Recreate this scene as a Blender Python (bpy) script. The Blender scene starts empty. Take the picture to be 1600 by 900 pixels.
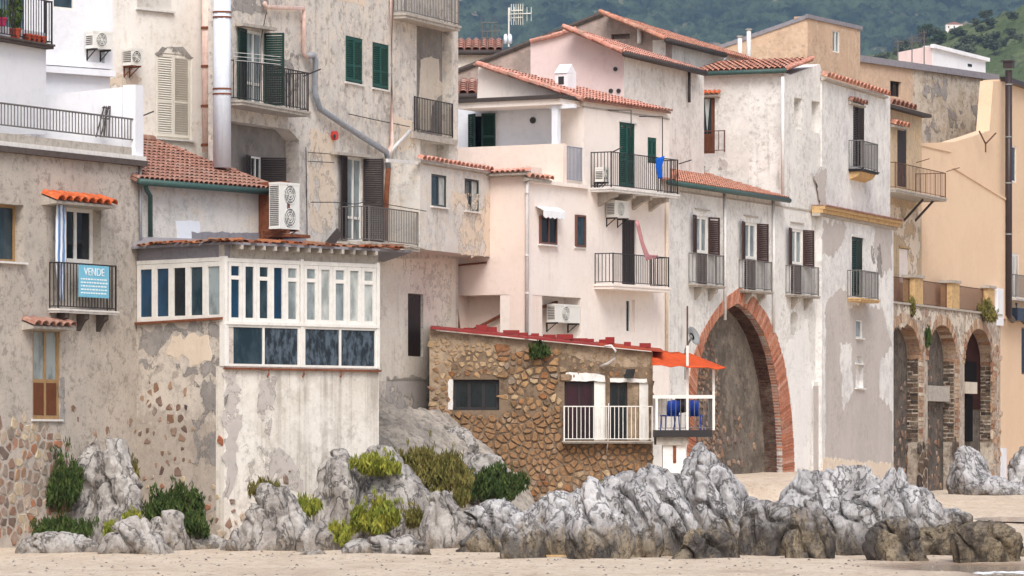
import bpy, bmesh, math, random
from mathutils import Vector, Matrix, noise
from mathutils.geometry import tessellate_polygon

# ---------------------------------------------------------------- camera, sky, sun, exposure
F, CX, HY, H = 6500.0, 800.0, 695.0, 2.5      # focal length (px of a 1600 px frame), centre column, horizon row, eye height (m)
scene = bpy.context.scene
cam = bpy.data.objects.new('camera', bpy.data.cameras.new('camera'))
scene.collection.objects.link(cam)
cam.location = (0, 0, H); cam.rotation_euler = (math.radians(90), 0, 0)
cam.data.sensor_width = 36; cam.data.lens = 36 * F / 1600
cam.data.shift_y = (HY - 450) / 1600
cam.data.clip_start = 1; cam.data.clip_end = 9000
scene.camera = cam

SUN_EL, SUN_AZ = math.radians(50), math.radians(176)   # azimuth clockwise from +Y: behind the camera
world = bpy.data.worlds.new('World'); scene.world = world; world.use_nodes = True
wn = world.node_tree.nodes; wl = world.node_tree.links
bg = wn['Background']; bg.inputs[1].default_value = 0.105
sky = wn.new('ShaderNodeTexSky'); sky.sky_type = 'NISHITA'; sky.sun_disc = False
sky.sun_elevation = SUN_EL; sky.sun_rotation = SUN_AZ; sky.dust_density = 4.0; sky.air_density = 1.0; sky.ozone_density = 0.6
hs = wn.new('ShaderNodeHueSaturation'); hs.inputs['Saturation'].default_value = 0.72   # a thin veil of cloud takes the blue out
wl.new(sky.outputs[0], hs.inputs['Color']); wl.new(hs.outputs[0], bg.inputs[0])
sl = bpy.data.lights.new('sun', 'SUN'); sl.energy = 1.35; sl.angle = math.radians(32); sl.color = (1.0, 0.995, 0.98)
sun = bpy.data.objects.new('sun', sl); scene.collection.objects.link(sun)
sdir = Vector((math.sin(SUN_AZ) * math.cos(SUN_EL), math.cos(SUN_AZ) * math.cos(SUN_EL), math.sin(SUN_EL)))
sun.rotation_euler = sdir.to_track_quat('Z', 'Y').to_euler(); sun.location = (30, -20, 60)
vs = scene.view_settings
vs.view_transform = 'Standard'; vs.look = 'None'; vs.gamma = 1; vs.use_curve_mapping = False; vs.exposure = 0.68
scene.cycles.use_denoising = True
scene.cycles.max_bounces = 6; scene.cycles.diffuse_bounces = 3; scene.cycles.glossy_bounces = 2
scene.cycles.transmission_bounces = 2; scene.cycles.volume_bounces = 0
COL = scene.collection
RND = random.Random(11)

# ---------------------------------------------------------------- materials
def c3(h, k=1.0):
    h = h.lstrip('#'); o = []
    for i in (0, 2, 4):
        v = int(h[i:i+2], 16) / 255
        o.append((v / 12.92 if v <= .04045 else ((v + .055) / 1.055) ** 2.4) * k)
    return (*o, 1)
class NT:
    def __init__(s, name):
        s.m = bpy.data.materials.new(name); s.m.use_nodes = True
        s.t = s.m.node_tree; s.b = s.t.nodes['Principled BSDF']
    def n(s, kind, **kw):
        nd = s.t.nodes.new(kind)
        for k, v in kw.items():
            if k.startswith('i_'): nd.inputs[k[2:].replace('_', ' ')].default_value = v
            else: setattr(nd, k, v)
        return nd
    def l(s, a, b): s.t.links.new(a, b)
    def pos(s, scale=(1, 1, 1), off=(0, 0, 0)):
        g = s.n('ShaderNodeNewGeometry'); mp = s.n('ShaderNodeMapping')
        mp.inputs['Scale'].default_value = scale; mp.inputs['Location'].default_value = off
        s.l(g.outputs['Position'], mp.inputs['Vector']); return mp.outputs[0]
    def noise(s, v, scale, detail=6, rough=.6, dist=0):
        nd = s.n('ShaderNodeTexNoise'); nd.inputs['Scale'].default_value = scale; nd.inputs['Detail'].default_value = detail
        nd.inputs['Roughness'].default_value = rough; nd.inputs['Distortion'].default_value = dist
        s.l(v, nd.inputs['Vector']); return nd.outputs['Fac']
    def ramp(s, f, a, b, va=0.0, vb=1.0):
        r = s.n('ShaderNodeMapRange'); r.interpolation_type = 'SMOOTHSTEP'
        for k, v in (('From Min', a), ('From Max', b), ('To Min', va), ('To Max', vb)): r.inputs[k].default_value = v
        s.l(f, r.inputs['Value']); return r.outputs[0]
    def mix(s, f, a, b, mode='MIX'):
        m = s.n('ShaderNodeMix', data_type='RGBA', blend_type=mode)
        for sock, v in ((m.inputs['Factor'], f), (m.inputs['A'], a), (m.inputs['B'], b)): pass
        ins = [i for i in m.inputs if i.enabled]
        for sock, v in zip((m.inputs[0], m.inputs[6], m.inputs[7]), (f, a, b)):
            if isinstance(v, (int, float)): sock.default_value = v
            elif isinstance(v, tuple): sock.default_value = v
            else: s.l(v, sock)
        return m.outputs[2]
    def mul(s, a, b):
        m = s.n('ShaderNodeMath', operation='MULTIPLY')
        for i, v in enumerate((a, b)):
            if isinstance(v, (int, float)): m.inputs[i].default_value = v
            else: s.l(v, m.inputs[i])
        return m.outputs[0]
    def bump(s, f, strength=.3, dist=.02):
        b = s.n('ShaderNodeBump'); b.inputs['Strength'].default_value = strength; b.inputs['Distance'].default_value = dist
        s.l(f, b.inputs['Height']); s.l(b.outputs[0], s.b.inputs['Normal'])
    def done(s, col, rough=.85, spec=.25, metal=0):
        if isinstance(col, tuple): s.b.inputs['Base Color'].default_value = col
        else: s.l(col, s.b.inputs['Base Color'])
        s.b.inputs['Roughness'].default_value = rough; s.b.inputs['Specular IOR Level'].default_value = spec
        s.b.inputs['Metallic'].default_value = metal; return s.m

def plaster(name, base, c2, stain, patch=None, seed=0.0, k_c2=.6, k_streak=.5, k_patch=.5, patch_th=.58, grain=.12, bump=.35, foot=None, blotch=None, clean=False, zs=.3, free=False):
    """old lime render: two tones, blotches and patches where a coat has come away, rain streaks, hairline cracks, grain"""
    t = NT(name); o = (seed * 7.3, seed * 3.1, seed * 5.7); q = .4 if clean else 1.0
    p = t.pos(off=o); ps = t.pos((3.2, 3.2, zs), o); pf = t.pos(off=(seed, 0, seed))
    n1 = t.noise(p, .6, 8, .66, .15); n2 = t.noise(p, 1.9, 8, .72, .2); n3 = t.noise(pf, 17, 5, .75); st = t.noise(ps, 1.2, 8, .68, .15); n4 = t.noise(p, 5.5, 6, .74, 0)
    col = t.mix(t.ramp(n1, .42, .58, 0, k_c2), c3(base), c3(c2))
    if patch: col = t.mix(t.ramp(n2, patch_th - .09, patch_th + .02, 0, k_patch), col, c3(patch))
    col = t.mix(t.mul(t.ramp(n4, .48, .66, 0, .55 * q), t.ramp(t.noise(t.pos(off=(o[1], o[2], o[0])), .8, 3, .5), .42, .62, .15, 1)), col, c3(stain)); col = t.mix(t.ramp(n4, .44, .38, 0, .30 * q), col, tuple(min(.92, v * 1.14) for v in c3(base)[:3]) + (1,))
    gate = t.mul(t.ramp(st, .46, .66, 0, k_streak), t.ramp(n1, .36, .58, .25, 1)) if free else t.mul(t.ramp(st, .52, .70, 0, k_streak), t.ramp(n2, .38, .62))
    col = t.mix(gate, col, c3(stain))
    if blotch:
        nb = t.noise(p, 3.3, 7, .72, .2); col = t.mix(t.ramp(nb, .52, .62, 0, .7), col, c3(blotch))
    if foot:   # rising damp / lost render towards the ground, with a ragged upper edge
        g = t.n('ShaderNodeNewGeometry'); sx = t.n('ShaderNodeSeparateXYZ'); t.l(g.outputs['Position'], sx.inputs[0])
        ad = t.n('ShaderNodeMath', operation='MULTIPLY_ADD'); t.l(n2, ad.inputs[0]); ad.inputs[1].default_value = 3.5; t.l(sx.outputs[2], ad.inputs[2])
        col = t.mix(t.ramp(ad.outputs[0], foot[1], foot[1] - .5, 0, foot[2]), col, c3(foot[0]))
    vo = t.n('ShaderNodeTexVoronoi'); vo.feature = 'DISTANCE_TO_EDGE'; vo.inputs['Scale'].default_value = .8
    wrp = t.n('ShaderNodeVectorMath', operation='MULTIPLY_ADD'); nz = t.n('ShaderNodeTexNoise'); nz.inputs['Scale'].default_value = 2.5; nz.inputs['Detail'].default_value = 6; t.l(p, nz.inputs['Vector']); t.l(nz.outputs['Color'], wrp.inputs[0]); wrp.inputs[1].default_value = (.9, .9, .9); t.l(p, wrp.inputs[2]); t.l(wrp.outputs[0], vo.inputs['Vector'])
    col = t.mix(t.mul(t.ramp(vo.outputs['Distance'], .010, .002, 0, .22 * q), t.ramp(n1, .45, .6)), col, tuple(v * .35 for v in c3(stain)[:3]) + (1,))
    col = t.mix(t.ramp(n3, .55, .72, 0, min(.8, grain * 4)), col, tuple(v * .45 for v in c3(stain)[:3]) + (1,))
    col = t.mix(t.ramp(n3, .45, .3, 0, min(.6, grain * 3)), col, tuple(min(.92, v * 1.2) for v in c3(base)[:3]) + (1,))
    t.bump(t.mix(.5, n3, n2), bump, .03)
    return t.done(col, .92, .12)
def flaky(key):
    """the same render with holes where it has flaked off"""
    k2 = key + '_flaky'
    if k2 not in M:
        m = M[key].copy(); m.name = M[key].name + '_flaking'; nt = m.node_tree; g = nt.nodes.new('ShaderNodeNewGeometry'); n = nt.nodes.new('ShaderNodeTexNoise'); n.inputs['Scale'].default_value = 1.1; n.inputs['Detail'].default_value = 12; n.inputs['Roughness'].default_value = .68; n.inputs['Distortion'].default_value = .15
        r = nt.nodes.new('ShaderNodeMapRange'); r.inputs['From Min'].default_value = .435; r.inputs['From Max'].default_value = .50; nt.links.new(g.outputs['Position'], n.inputs['Vector']); nt.links.new(n.outputs['Fac'], r.inputs['Value']); nt.links.new(r.outputs[0], nt.nodes['Principled BSDF'].inputs['Alpha']); M[k2] = m
    return k2
def plain(name, col, rough=.6, spec=.3, var=.25, metal=0, scale=6, dark=None, streak=0):
    t = NT(name); n1 = t.noise(t.pos(), scale, 6, .65); n2 = t.noise(t.pos((9, 9, .8)), 1.5, 4)
    d = c3(dark) if dark else tuple(x * .45 for x in c3(col)[:3]) + (1,)
    cc = t.mix(t.ramp(n1, .42, .7, 0, var), c3(col), d)
    if streak: cc = t.mix(t.ramp(n2, .5, .7, 0, streak), cc, d)
    t.bump(n1, .12, .01)
    return t.done(cc, rough, spec, metal)
def glass(name, col, rough=.12, var=.5, c2=None, sc=2.2):
    t = NT(name); n1 = t.noise(t.pos((1, 1, .45)), sc, 4, .6)
    return t.done(t.mix(t.ramp(n1, .4, .62, 0, var), c3(col), c3(c2) if c2 else tuple(x * .3 for x in c3(col)[:3]) + (1,)), rough, .5)
def varied(name, cols, rough=.9, noise_scale=9, bump=.5, k=.35, spec=.15):
    """colour picked per object from a ramp, plus grain"""
    t = NT(name); oi = t.n('ShaderNodeObjectInfo'); cr = t.n('ShaderNodeValToRGB'); cr.color_ramp.interpolation = 'LINEAR'
    els = cr.color_ramp.elements
    while len(els) < len(cols): els.new(.5)
    for i, c in enumerate(cols): els[i].position = i / (len(cols) - 1); els[i].color = c3(c)
    t.l(oi.outputs['Random'], cr.inputs[0])
    n1 = t.noise(t.pos(), noise_scale, 8, .7); n2 = t.noise(t.pos(), 2.0, 5)
    col = t.mix(t.ramp(n1, .4, .68, 0, k), cr.outputs[0], c3('#3a322c')); col = t.mix(t.ramp(n2, .55, .75, 0, .4), col, c3('#c9bfae'))
    t.bump(n1, bump, .03); return t.done(col, rough, spec)
def tilemat(name, a, b, c, lich=.35, seed=0):
    t = NT(name); p = t.pos(off=(seed, seed, 0)); n1 = t.noise(p, 3.2, 4, .6); n2 = t.noise(p, 9, 3, .5); n3 = t.noise(p, 1.1, 8, .7)
    col = t.mix(t.ramp(n1, .38, .62), c3(a), c3(b)); col = t.mix(t.ramp(n2, .5, .66, 0, .55), col, c3(c))
    col = t.mix(t.ramp(n3, .5, .68, 0, lich), col, c3('#8c8376')); t.bump(n2, .3, .02); return t.done(col, .85, .2)
M = {}
M['A'] = plaster('plaster_greybrown', '#b7aea4', '#c8beb3', '#7a726a', '#c4b9ad', 1, .8, .35, .6, blotch='#8f867d', grain=.16)
M['white'] = plaster('plaster_white', '#eeeff3', '#e3e4ea', '#c4c2c4', None, 2, .5, .3, grain=.03, bump=.15, clean=True)
M['cream'] = plaster('plaster_cream', '#f5f0e8', '#ece6dd', '#bfb4a6', '#e9dfd2', 3, .6, .45, .5, .62, grain=.05)
M['C'] = plaster('plaster_grey', '#d9d3cb', '#c6bfb7', '#99908a', '#e4d9cb', 4, .85, .6, .75, .55, blotch='#9a928a', grain=.13, zs=.14)
M['D'] = plaster('plaster_patchy_grey', '#dcd7d0', '#c6c2bd', '#8d8781', '#e3d6c6', 5, .7, .5, .6, .56)
M['E'] = plaster('plaster_cream_low', '#ece3d7', '#e2d8cc', '#a79c91', '#e6d8c6', 6, .7, .5, .5, .6)
M['F'] = plaster('plaster_streaked_white', '#e9e3da', '#dcd5ca', '#9f958a', '#cbc3b7', 7, .6, .75, .5, .57, foot=('#a5988a', 2.4, .6), zs=.09, grain=.09, free=True)
M['FL'] = plaster('plaster_dirty_grey', '#d0c7bc', '#bfb6ac', '#8d847b', '#dbcfc1', 8, .8, .5, .6, .56, foot=('#a89c90', 5.2, .6), blotch='#9c9188')
M['G'] = plaster('plaster_pale_grey', '#d9d4ce', '#cbc8c4', '#a19a93', '#e2d3c0', 9, .7, .4, .5, .6)
M['pink'] = plaster('plaster_pink', '#eeddd2', '#e8d5c9', '#c6b1a5', None, 10, .6, .3, grain=.025, bump=.12, clean=True)
M['pinkw'] = plaster('plaster_pale_pink', '#f2e8e0', '#ecdfd7', '#c4b5a9', None, 11, .6, .35, grain=.03, bump=.12, clean=True)
M['K'] = plaster('plaster_offwhite', '#e9e6e1', '#d9d6d1', '#9b958e', '#cbc6c0', 12, .7, .7, .55, .6, grain=.07)
M['L'] = plaster('plaster_offwhite_high', '#e6e2dc', '#d6d2cc', '#98928b', '#c7c1ba', 13, .8, .7, .55, .6, grain=.07)
M['Mt'] = plaster('plaster_whitewash', '#ebe8e4', '#dcdad8', '#a9a6a3', '#c9c5c2', 14, .7, .45, .6, .57, grain=.05)
M['greyren'] = plaster('render_warm_grey', '#c5bdb7', '#b9b2ad', '#9a928c', None, 15, .6, .3, grain=.06)
M['whiteren'] = plaster('limewash_patch', '#efece8', '#e2dfdc', '#c3bfbb', None, 16, .5, .3, grain=.04)
M['darkren'] = plaster('grey_bare_render', '#9f9a96', '#8d8884', '#726c68', '#b3aca5', 17, .7, .4, .4, grain=.12)
M['creamren'] = plaster('cream_patch', '#e3d3c0', '#dac8b4', '#bba892', None, 18, .5, .3, grain=.05)
M['N'] = plaster('plaster_ochre_grey', '#cdb698', '#b8a68f', '#857767', '#d6b88e', 19, .8, .5, .5, .56)
M['O'] = plaster('plaster_peeled', '#c0b6a9', '#cfc3b3', '#8a8078', '#a8977f', 20, .8, .4, .6, .55, blotch='#857b72')
M['Otan'] = plaster('plaster_tan', '#cfb39b', '#c2a892', '#9a8878', '#bfa48c', 21, .7, .4, .5, grain=.1)
M['peach'] = plaster('plaster_peach', '#e4c8ab', '#dfc1a3', '#c4a688', None, 22, .5, .15, grain=.02, bump=.08, clean=True)
M['S'] = plaster('plaster_rose', '#e5cfcb', '#dfc7c4', '#bda5a0', None, 23, .6, .4, grain=.03, clean=True)
M['T'] = plaster('plaster_brown_grey', '#a89890', '#94857d', '#6f645d', '#c1a9a0', 24, .8, .5, .5, .56)
M['U'] = plaster('plaster_sandy', '#cdb096', '#c0a48c', '#937f6f', '#d9c1a8', 25, .7, .4, .5, grain=.1)
M['Ic'] = plaster('rubble_mortar', '#a18d78', '#8b7862', '#54483d', '#bda88f', 26, .8, .4, .6, .54, grain=.2, bump=.8, blotch='#7d6a58')
M['arcin'] = plaster('arch_inner_render_shaded', '#7d746a', '#655c53', '#3b3530', '#978b7c', 27, .9, .4, .7, .57, grain=.25, bump=1.0, blotch='#5d5349')  # dirty render, its colour also darkened for the shade of the arch's depth
M['Q'] = plaster('arcade_masonry', '#a8988a', '#bdb1a3', '#5e554d', '#d0c5b6', 28, .8, .6, .6, .54, grain=.18, bump=.7, blotch='#6f6357')
M['slope'] = plaster('bare_slope', '#a49c92', '#8d867e', '#5f5953', '#b8aea2', 29, .9, .2, .7, .55, grain=.2, bump=1.0, blotch='#6f6861')
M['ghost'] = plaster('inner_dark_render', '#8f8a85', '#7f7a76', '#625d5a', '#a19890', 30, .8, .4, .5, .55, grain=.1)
M['ghostlight'] = plaster('old_cream_coat', '#d6cbbc', '#cbbfae', '#a89b8c', None, 31, .5, .3, grain=.05)
M['coolwhite'] = plaster('paint_cool_white', '#e6e9f0', '#dfe3ea', '#c6c9cf', None, 32, .5, .2, grain=.02, bump=.08, clean=True)
M['woodgreen'] = plain('paint_green', '#1c5147', .5, .35, .4, streak=.3)
M['wooddkgreen'] = plain('paint_dark_green', '#16382f', .5, .35, .4, streak=.3)
M['woodbrown'] = plain('paint_brown', '#46302a', .55, .3, .35, streak=.25)
M['wooddark'] = plain('wood_dark_weathered', '#352c2a', .6, .3, .35, streak=.3)
M['woodred'] = plain('wood_red_brown', '#6d4028', .55, .3, .4, streak=.4)
M['woodcream'] = plain('paint_cream', '#e9e5da', .5, .3, .15, dark='#b9b0a0')
M['framewhite'] = plain('paint_white', '#edeae4', .45, .35, .2, dark='#b0a595', streak=.12)
M['framegrey'] = plain('frame_dark_grey', '#3c4242', .45, .35, .2)
M['frameochre'] = plain('frame_ochre', '#a5855d', .5, .3, .4)
M['framebrown'] = plain('frame_brown', '#6d4a40', .5, .3, .3)
M['iron'] = plain('iron_black', '#2b2a2b', .55, .35, .3, dark='#4a362c')
M['irongrey'] = plain('iron_grey', '#6f6c6a', .55, .35, .35, dark='#5a4a42')
M['ironblue'] = plain('iron_bluegrey', '#8d95a5', .5, .35, .2)
M['ironrust'] = plain('iron_rusty', '#6b4a3c', .75, .2, .6, dark='#3b2a24')
M['rust'] = plain('rust', '#83513a', .85, .15, .6, dark='#4b2e24')
M['zinc'] = plain('zinc_pipe', '#9aa3ad', .45, .4, .4, dark='#8a6a4e', streak=.45)
M['pipewhite'] = plain('pipe_white', '#e4e2e0', .5, .3, .25, dark='#a39487', streak=.25)
M['ductwhite'] = plain('duct_pale_blue', '#dfe5ee', .5, .3, .15, dark='#a9abb0', streak=.2)
M['pipepink'] = plain('pipe_pink', '#e6c9bd', .55, .3, .3, dark='#a3725e', streak=.3)
M['pipegreen'] = plain('gutter_green', '#3f5a55', .5, .35, .35, dark='#2a3533')
M['flue'] = plain('flue_dark_brown', '#3b2f2e', .4, .4, .25)
M['concrete'] = plain('concrete', '#b9b1a7', .9, .15, .5, dark='#7d746b', streak=.3)
M['concdark'] = plain('concrete_dark', '#5d5450', .9, .15, .5)
M['slabwhite'] = plain('slab_white', '#e3e0dc', .7, .2, .3, dark='#a8a099', streak=.25)
M['ochrestone'] = plain('ochre_stone', '#cfae7e', .9, .15, .6, dark='#94765a')
M['acwhite'] = plain('casing_white', '#e6e4dd', .4, .4, .12, dark='#b8b1a3')
M['acgrey'] = plain('fan_grey', '#8e8f8f', .5, .3, .2)
M['acdark'] = plain('fan_dark', '#3a3b3c', .5, .3, .2)
M['redmetal'] = plain('paint_red', '#93302f', .6, .25, .6, dark='#6a3a34', streak=.4)
M['orange'] = plain('cloth_orange', '#cf5a34', .85, .05, .5, dark='#a8432a')
M['siren'] = plain('plastic_red', '#d8493f', .4, .4, .15)
M['clothblue'] = plain('cloth_blue', '#1f63c9', .85, .1, .25)
M['chairblue'] = plain('plastic_blue', '#1d4bb8', .45, .4, .15)
M['clothpink'] = plain('cloth_faded_pink', '#c58f93', .9, .1, .4)
M['clothwhite'] = plain('cloth_white', '#eceef0', .9, .1, .2, dark='#b9c0c4')
M['signblue'] = plain('vinyl_sky_blue', '#7fc4de', .5, .3, .25, dark='#5aa6c8')
M['lettering'] = plain('vinyl_white', '#f4f8fa', .5, .3, .05)
M['pot'] = plain('terracotta_pot', '#a34a35', .8, .2, .35)
M['potpink'] = plain('pot_magenta', '#a52650', .6, .3, .2)
M['skin_lamp'] = plain('lamp_grey', '#73757a', .4, .4, .2)
M['mesh'] = plain('vent_dark', '#4a4442', .7, .2, .2)
M['sheet'] = plain('bitumen_sheet', '#8d8a90', .7, .25, .4, dark='#6b6468')
M['solar'] = plain('panel_dark_blue', '#26303d', .2, .5, .2)
M['gdark'] = glass('glass_dark', '#161d21', .1, .6, '#2a3338')
M['gblue'] = glass('glass_blue', '#1c4462', .12, .7, '#152e40')
M['gteal'] = glass('glass_teal', '#22343d', .1, .7, '#41525a')
M['gcurt'] = glass('glass_pale_curtain', '#9aa4a5', .2, .7, '#5b6669')
M['glight'] = glass('glass_pale', '#c3c6c2', .2, .7, '#77807e')
M['gpat'] = glass('glass_patterned', '#1e2830', .25, .9, '#566470', 7)
M['gred'] = glass('glass_dark_red', '#3a1f2a', .12, .7, '#1e1519')
M['tile'] = tilemat('clay_tile', '#cf937c', '#be7f68', '#e2c0b0', .7)
M['tilepink'] = tilemat('clay_tile_faded', '#d69a88', '#c88b79', '#e6c6ba', .65, 4)
M['tileold'] = tilemat('clay_tile_old', '#a07566', '#8a6154', '#bb998a', .5, 9)
M['tilebright'] = tilemat('clay_tile_orange', '#cf6a40', '#b95a35', '#dd8a60', .3, 13)
M['stone'] = varied('rubble_stone', ['#a5805c', '#bd9a72', '#8a6649', '#c9ae8a', '#75614f', '#ad875f', '#998a7b', '#96643f', '#b8926a'], k=.55)
M['stonemix'] = varied('mixed_stone', ['#bd9c7c', '#94786a', '#cbb9a4', '#7d7068', '#b57f60', '#a3958a', '#d0bd9f', '#b9a794'])
M['stonedark'] = varied('dark_stone', ['#7a6a62', '#94745f', '#5f5452', '#a07c62', '#86766d', '#b3947a', '#9d8d80'])
M['brick'] = varied('arch_brick', ['#c07f62', '#b37056', '#cf9a82', '#a5664c', '#c68c72'], k=.35)
M['tufa'] = varied('tufa_brick', ['#c5ab92', '#b08a6b', '#d6c6b2', '#9c7257', '#bda794'], k=.45)
M['quoin'] = varied('quoin_dark', ['#4d453e', '#6f5c4a', '#37312c', '#7d6752', '#5a5048', '#8d7c6a'], k=.5)
def rockmat(name, light, mid, dark, wet, wz, seed, kd=.8, kv=.6):
    t = NT(name); p = t.pos(off=(seed, seed, 0)); pv = t.pos((1.5, 1.5, .6), (seed, 0, 0))
    n1 = t.noise(pv, .9, 10, .7, .2); n2 = t.noise(pv, 2.6, 8, .74, .25); n3 = t.noise(p, 13, 5, .78); n5 = t.noise(t.pos((1.4, 1.4, .7), (seed, 3, 1)), 1.5, 6, .6, .35)
    ab = t.n('ShaderNodeMath', operation='ABSOLUTE'); sb_ = t.n('ShaderNodeMath', operation='SUBTRACT'); t.l(n5, sb_.inputs[0]); sb_.inputs[1].default_value = .5; t.l(sb_.outputs[0], ab.inputs[0]); vein = t.ramp(ab.outputs[0], .004, .03, 0, 1)
    col = t.mix(t.ramp(n1, .40, .60), c3(light), c3(mid)); col = t.mix(t.ramp(n2, .51, .64, 0, kd * .85), col, c3(dark))
    col = t.mix(t.ramp(n3, .5, .66, 0, .4 * kd), col, c3('#4d4947')); col = t.mix(t.ramp(n3, .45, .34, 0, .25), col, c3('#dcd9d6'))
    col = t.mix(t.ramp(vein, 1, 0, 0, kv), col, c3('#33302f'))
    g = t.n('ShaderNodeNewGeometry'); sx = t.n('ShaderNodeSeparateXYZ'); t.l(g.outputs['Position'], sx.inputs[0])
    ad = t.n('ShaderNodeMath', operation='MULTIPLY_ADD'); t.l(n2, ad.inputs[0]); ad.inputs[1].default_value = 2.4; t.l(sx.outputs[2], ad.inputs[2])
    wetc = t.mix(t.ramp(n1, .42, .58), c3(wet), c3('#8d7f69')); wetc = t.mix(t.ramp(n3, .5, .6, 0, .7), wetc, c3('#2c2824'))
    col = t.mix(t.ramp(ad.outputs[0], wz + .45, wz - .3, 0, .92), col, wetc)      # algae and damp of the splash zone
    t.bump(t.mix(.4, t.mix(.5, n2, n3), vein), .8, .1); return t.done(col, .9, .2)
M['rock'] = rockmat('limestone', '#c6c4c4', '#a09d9d', '#524f4f', '#48423c', 1.75, 0)
M['rockdry'] = rockmat('limestone_dry', '#b8b3ae', '#958f8a', '#655f5a', '#675d54', 1.15, 5, .75, .55)
M['rockwet'] = rockmat('limestone_wet', '#aaa7a6', '#7d7876', '#45413f', '#433d38', 2.0, 9)
M['rockdark'] = rockmat('rock_weed', '#7b7168', '#5d544c', '#332e2a', '#3c352e', 1.9, 3)
def leafmat(name, a, b, c):
    t = NT(name); n1 = t.noise(t.pos(), 3.0, 4, .6); n2 = t.noise(t.pos(), 14, 3, .6)
    col = t.mix(t.ramp(n1, .38, .62), c3(a), c3(b)); col = t.mix(t.ramp(n2, .55, .7, 0, .7), col, c3(c))
    t.b.inputs['Subsurface Weight'].default_value = 0.0
    return t.done(col, .75, .2)
M['leafdark'] = leafmat('foliage_dark', '#354722', '#47582b', '#77793f')
M['leafolive'] = leafmat('foliage_olive', '#78703c', '#5a5a2c', '#a8925c')
M['leafyel'] = leafmat('foliage_yellow_green', '#92923a', '#6c782c', '#bcae58')
M['leafhill'] = leafmat('foliage_hill', '#4c5740', '#5d6649', '#3e4a38')
M['leafgrey'] = leafmat('foliage_olive_grey', '#6c7557', '#596349', '#7d8266')
M['bark'] = plain('bark', '#5b4a3c', .9, .1, .5)
M['tilerust'] = varied('tile_rusty', ['#8f4f34', '#a8623f', '#6e4534', '#b5764e', '#84695a', '#93563c'], k=.3)
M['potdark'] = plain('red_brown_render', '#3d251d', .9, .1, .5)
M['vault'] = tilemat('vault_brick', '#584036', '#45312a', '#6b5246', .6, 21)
M['arcshade'] = plaster('arcade_shade_painted_stone', '#6d655d', '#575049', '#37322d', '#82786c', 33, .8, .4, .6, .55, grain=.2, bump=.8, blotch='#453f39')  # stone colour darkened to stand in for the shade deep inside the arcade
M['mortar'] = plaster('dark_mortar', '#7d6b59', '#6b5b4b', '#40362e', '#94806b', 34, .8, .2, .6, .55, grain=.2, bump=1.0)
M['deepshade'] = plain('deep_shadow_paint', '#1d1a18', .9, .05, .3)  # near-black colour painted as the shade inside the arcade's window and doorway

# ---------------------------------------------------------------- mesh helpers
Z = Vector((0, 0, 1))
WL = {}                                   # world position of every object that has children (parents are never rotated)
class MB:
    def __init__(s): s.v = []; s.f = []
    def fbox(s, O, e1, e2, e3, a0, a1, b0, b1, c0, c1):
        i = len(s.v)
        for c in (c0, c1):
            for b in (b0, b1):
                for a in (a0, a1): s.v.append(O + e1 * a + e2 * b + e3 * c)
        s.f += [tuple(i + k for k in q) for q in ((0, 2, 3, 1), (4, 5, 7, 6), (0, 1, 5, 4), (2, 6, 7, 3), (0, 4, 6, 2), (1, 3, 7, 5))]
    def tube(s, pts, r, n=8, r2=None):
        pts = [Vector(p) for p in pts]; rings = []
        for k, p in enumerate(pts):
            t = (pts[min(k + 1, len(pts) - 1)] - pts[max(k - 1, 0)]).normalized()
            a = t.cross(Z); a = a.normalized() if a.length > .05 else Vector((1, 0, 0)); b = t.cross(a)
            rr = r if r2 is None else r + (r2 - r) * k / (len(pts) - 1)
            i = len(s.v); rings.append(i)
            for j in range(n):
                an = 2 * math.pi * j / n; s.v.append(p + a * math.cos(an) * rr + b * math.sin(an) * rr)
        for i0, i1 in zip(rings, rings[1:]):
            for j in range(n): s.f.append((i0 + j, i0 + (j + 1) % n, i1 + (j + 1) % n, i1 + j))
        s.f.append(tuple(rings[0] + j for j in range(n))); s.f.append(tuple(rings[-1] + j for j in reversed(range(n))))
    def add(s, vs, fs):
        i = len(s.v); s.v += [Vector(v) for v in vs]; s.f += [tuple(i + k for k in q) for q in fs]
def fin(o, parent, wpos):
    COL.objects.link(o); WL[o.name] = wpos.copy()
    if parent is not None:
        o.parent = parent; o.location = wpos - WL[parent.name]
    else: o.location = wpos
    return o
def mk(name, mb, mat, parent=None, smooth=False, recalc=True, kind=None, label=None):
    xs = [v.x for v in mb.v]; ys = [v.y for v in mb.v]; zs = [v.z for v in mb.v]
    c = Vector(((min(xs) + max(xs)) / 2, (min(ys) + max(ys)) / 2, min(zs)))
    me = bpy.data.meshes.new(name); me.from_pydata([v - c for v in mb.v], [], mb.f)
    if recalc:
        bm = bmesh.new(); bm.from_mesh(me); bmesh.ops.recalc_face_normals(bm, faces=bm.faces); bm.to_mesh(me); bm.free()
    me.materials.append(M[mat] if isinstance(mat, str) else mat)
    if smooth: me.polygons.foreach_set('use_smooth', [True] * len(me.polygons))
    o = bpy.data.objects.new(name, me); fin(o, parent, c)
    if kind: o['kind'] = kind
    if label: o['label'] = label
    return o
def inst(name, me, parent, mw):
    o = bpy.data.objects.new(name, me); COL.objects.link(o)
    if parent is not None:
        o.parent = parent; o.matrix_basis = Matrix.Translation(-WL[parent.name]) @ mw
    else: o.matrix_basis = mw
    WL[o.name] = mw.to_translation(); return o
def tag(o, label, cat, group=None):
    o['label'] = label; o['category'] = cat
    if group: o['group'] = group
    return o
def thing(name, label, cat, loc, group=None):
    return tag(fin(bpy.data.objects.new(name, None), None, Vector(loc)), label, cat, group)
def struct(o): o['kind'] = 'structure'; return o

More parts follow.
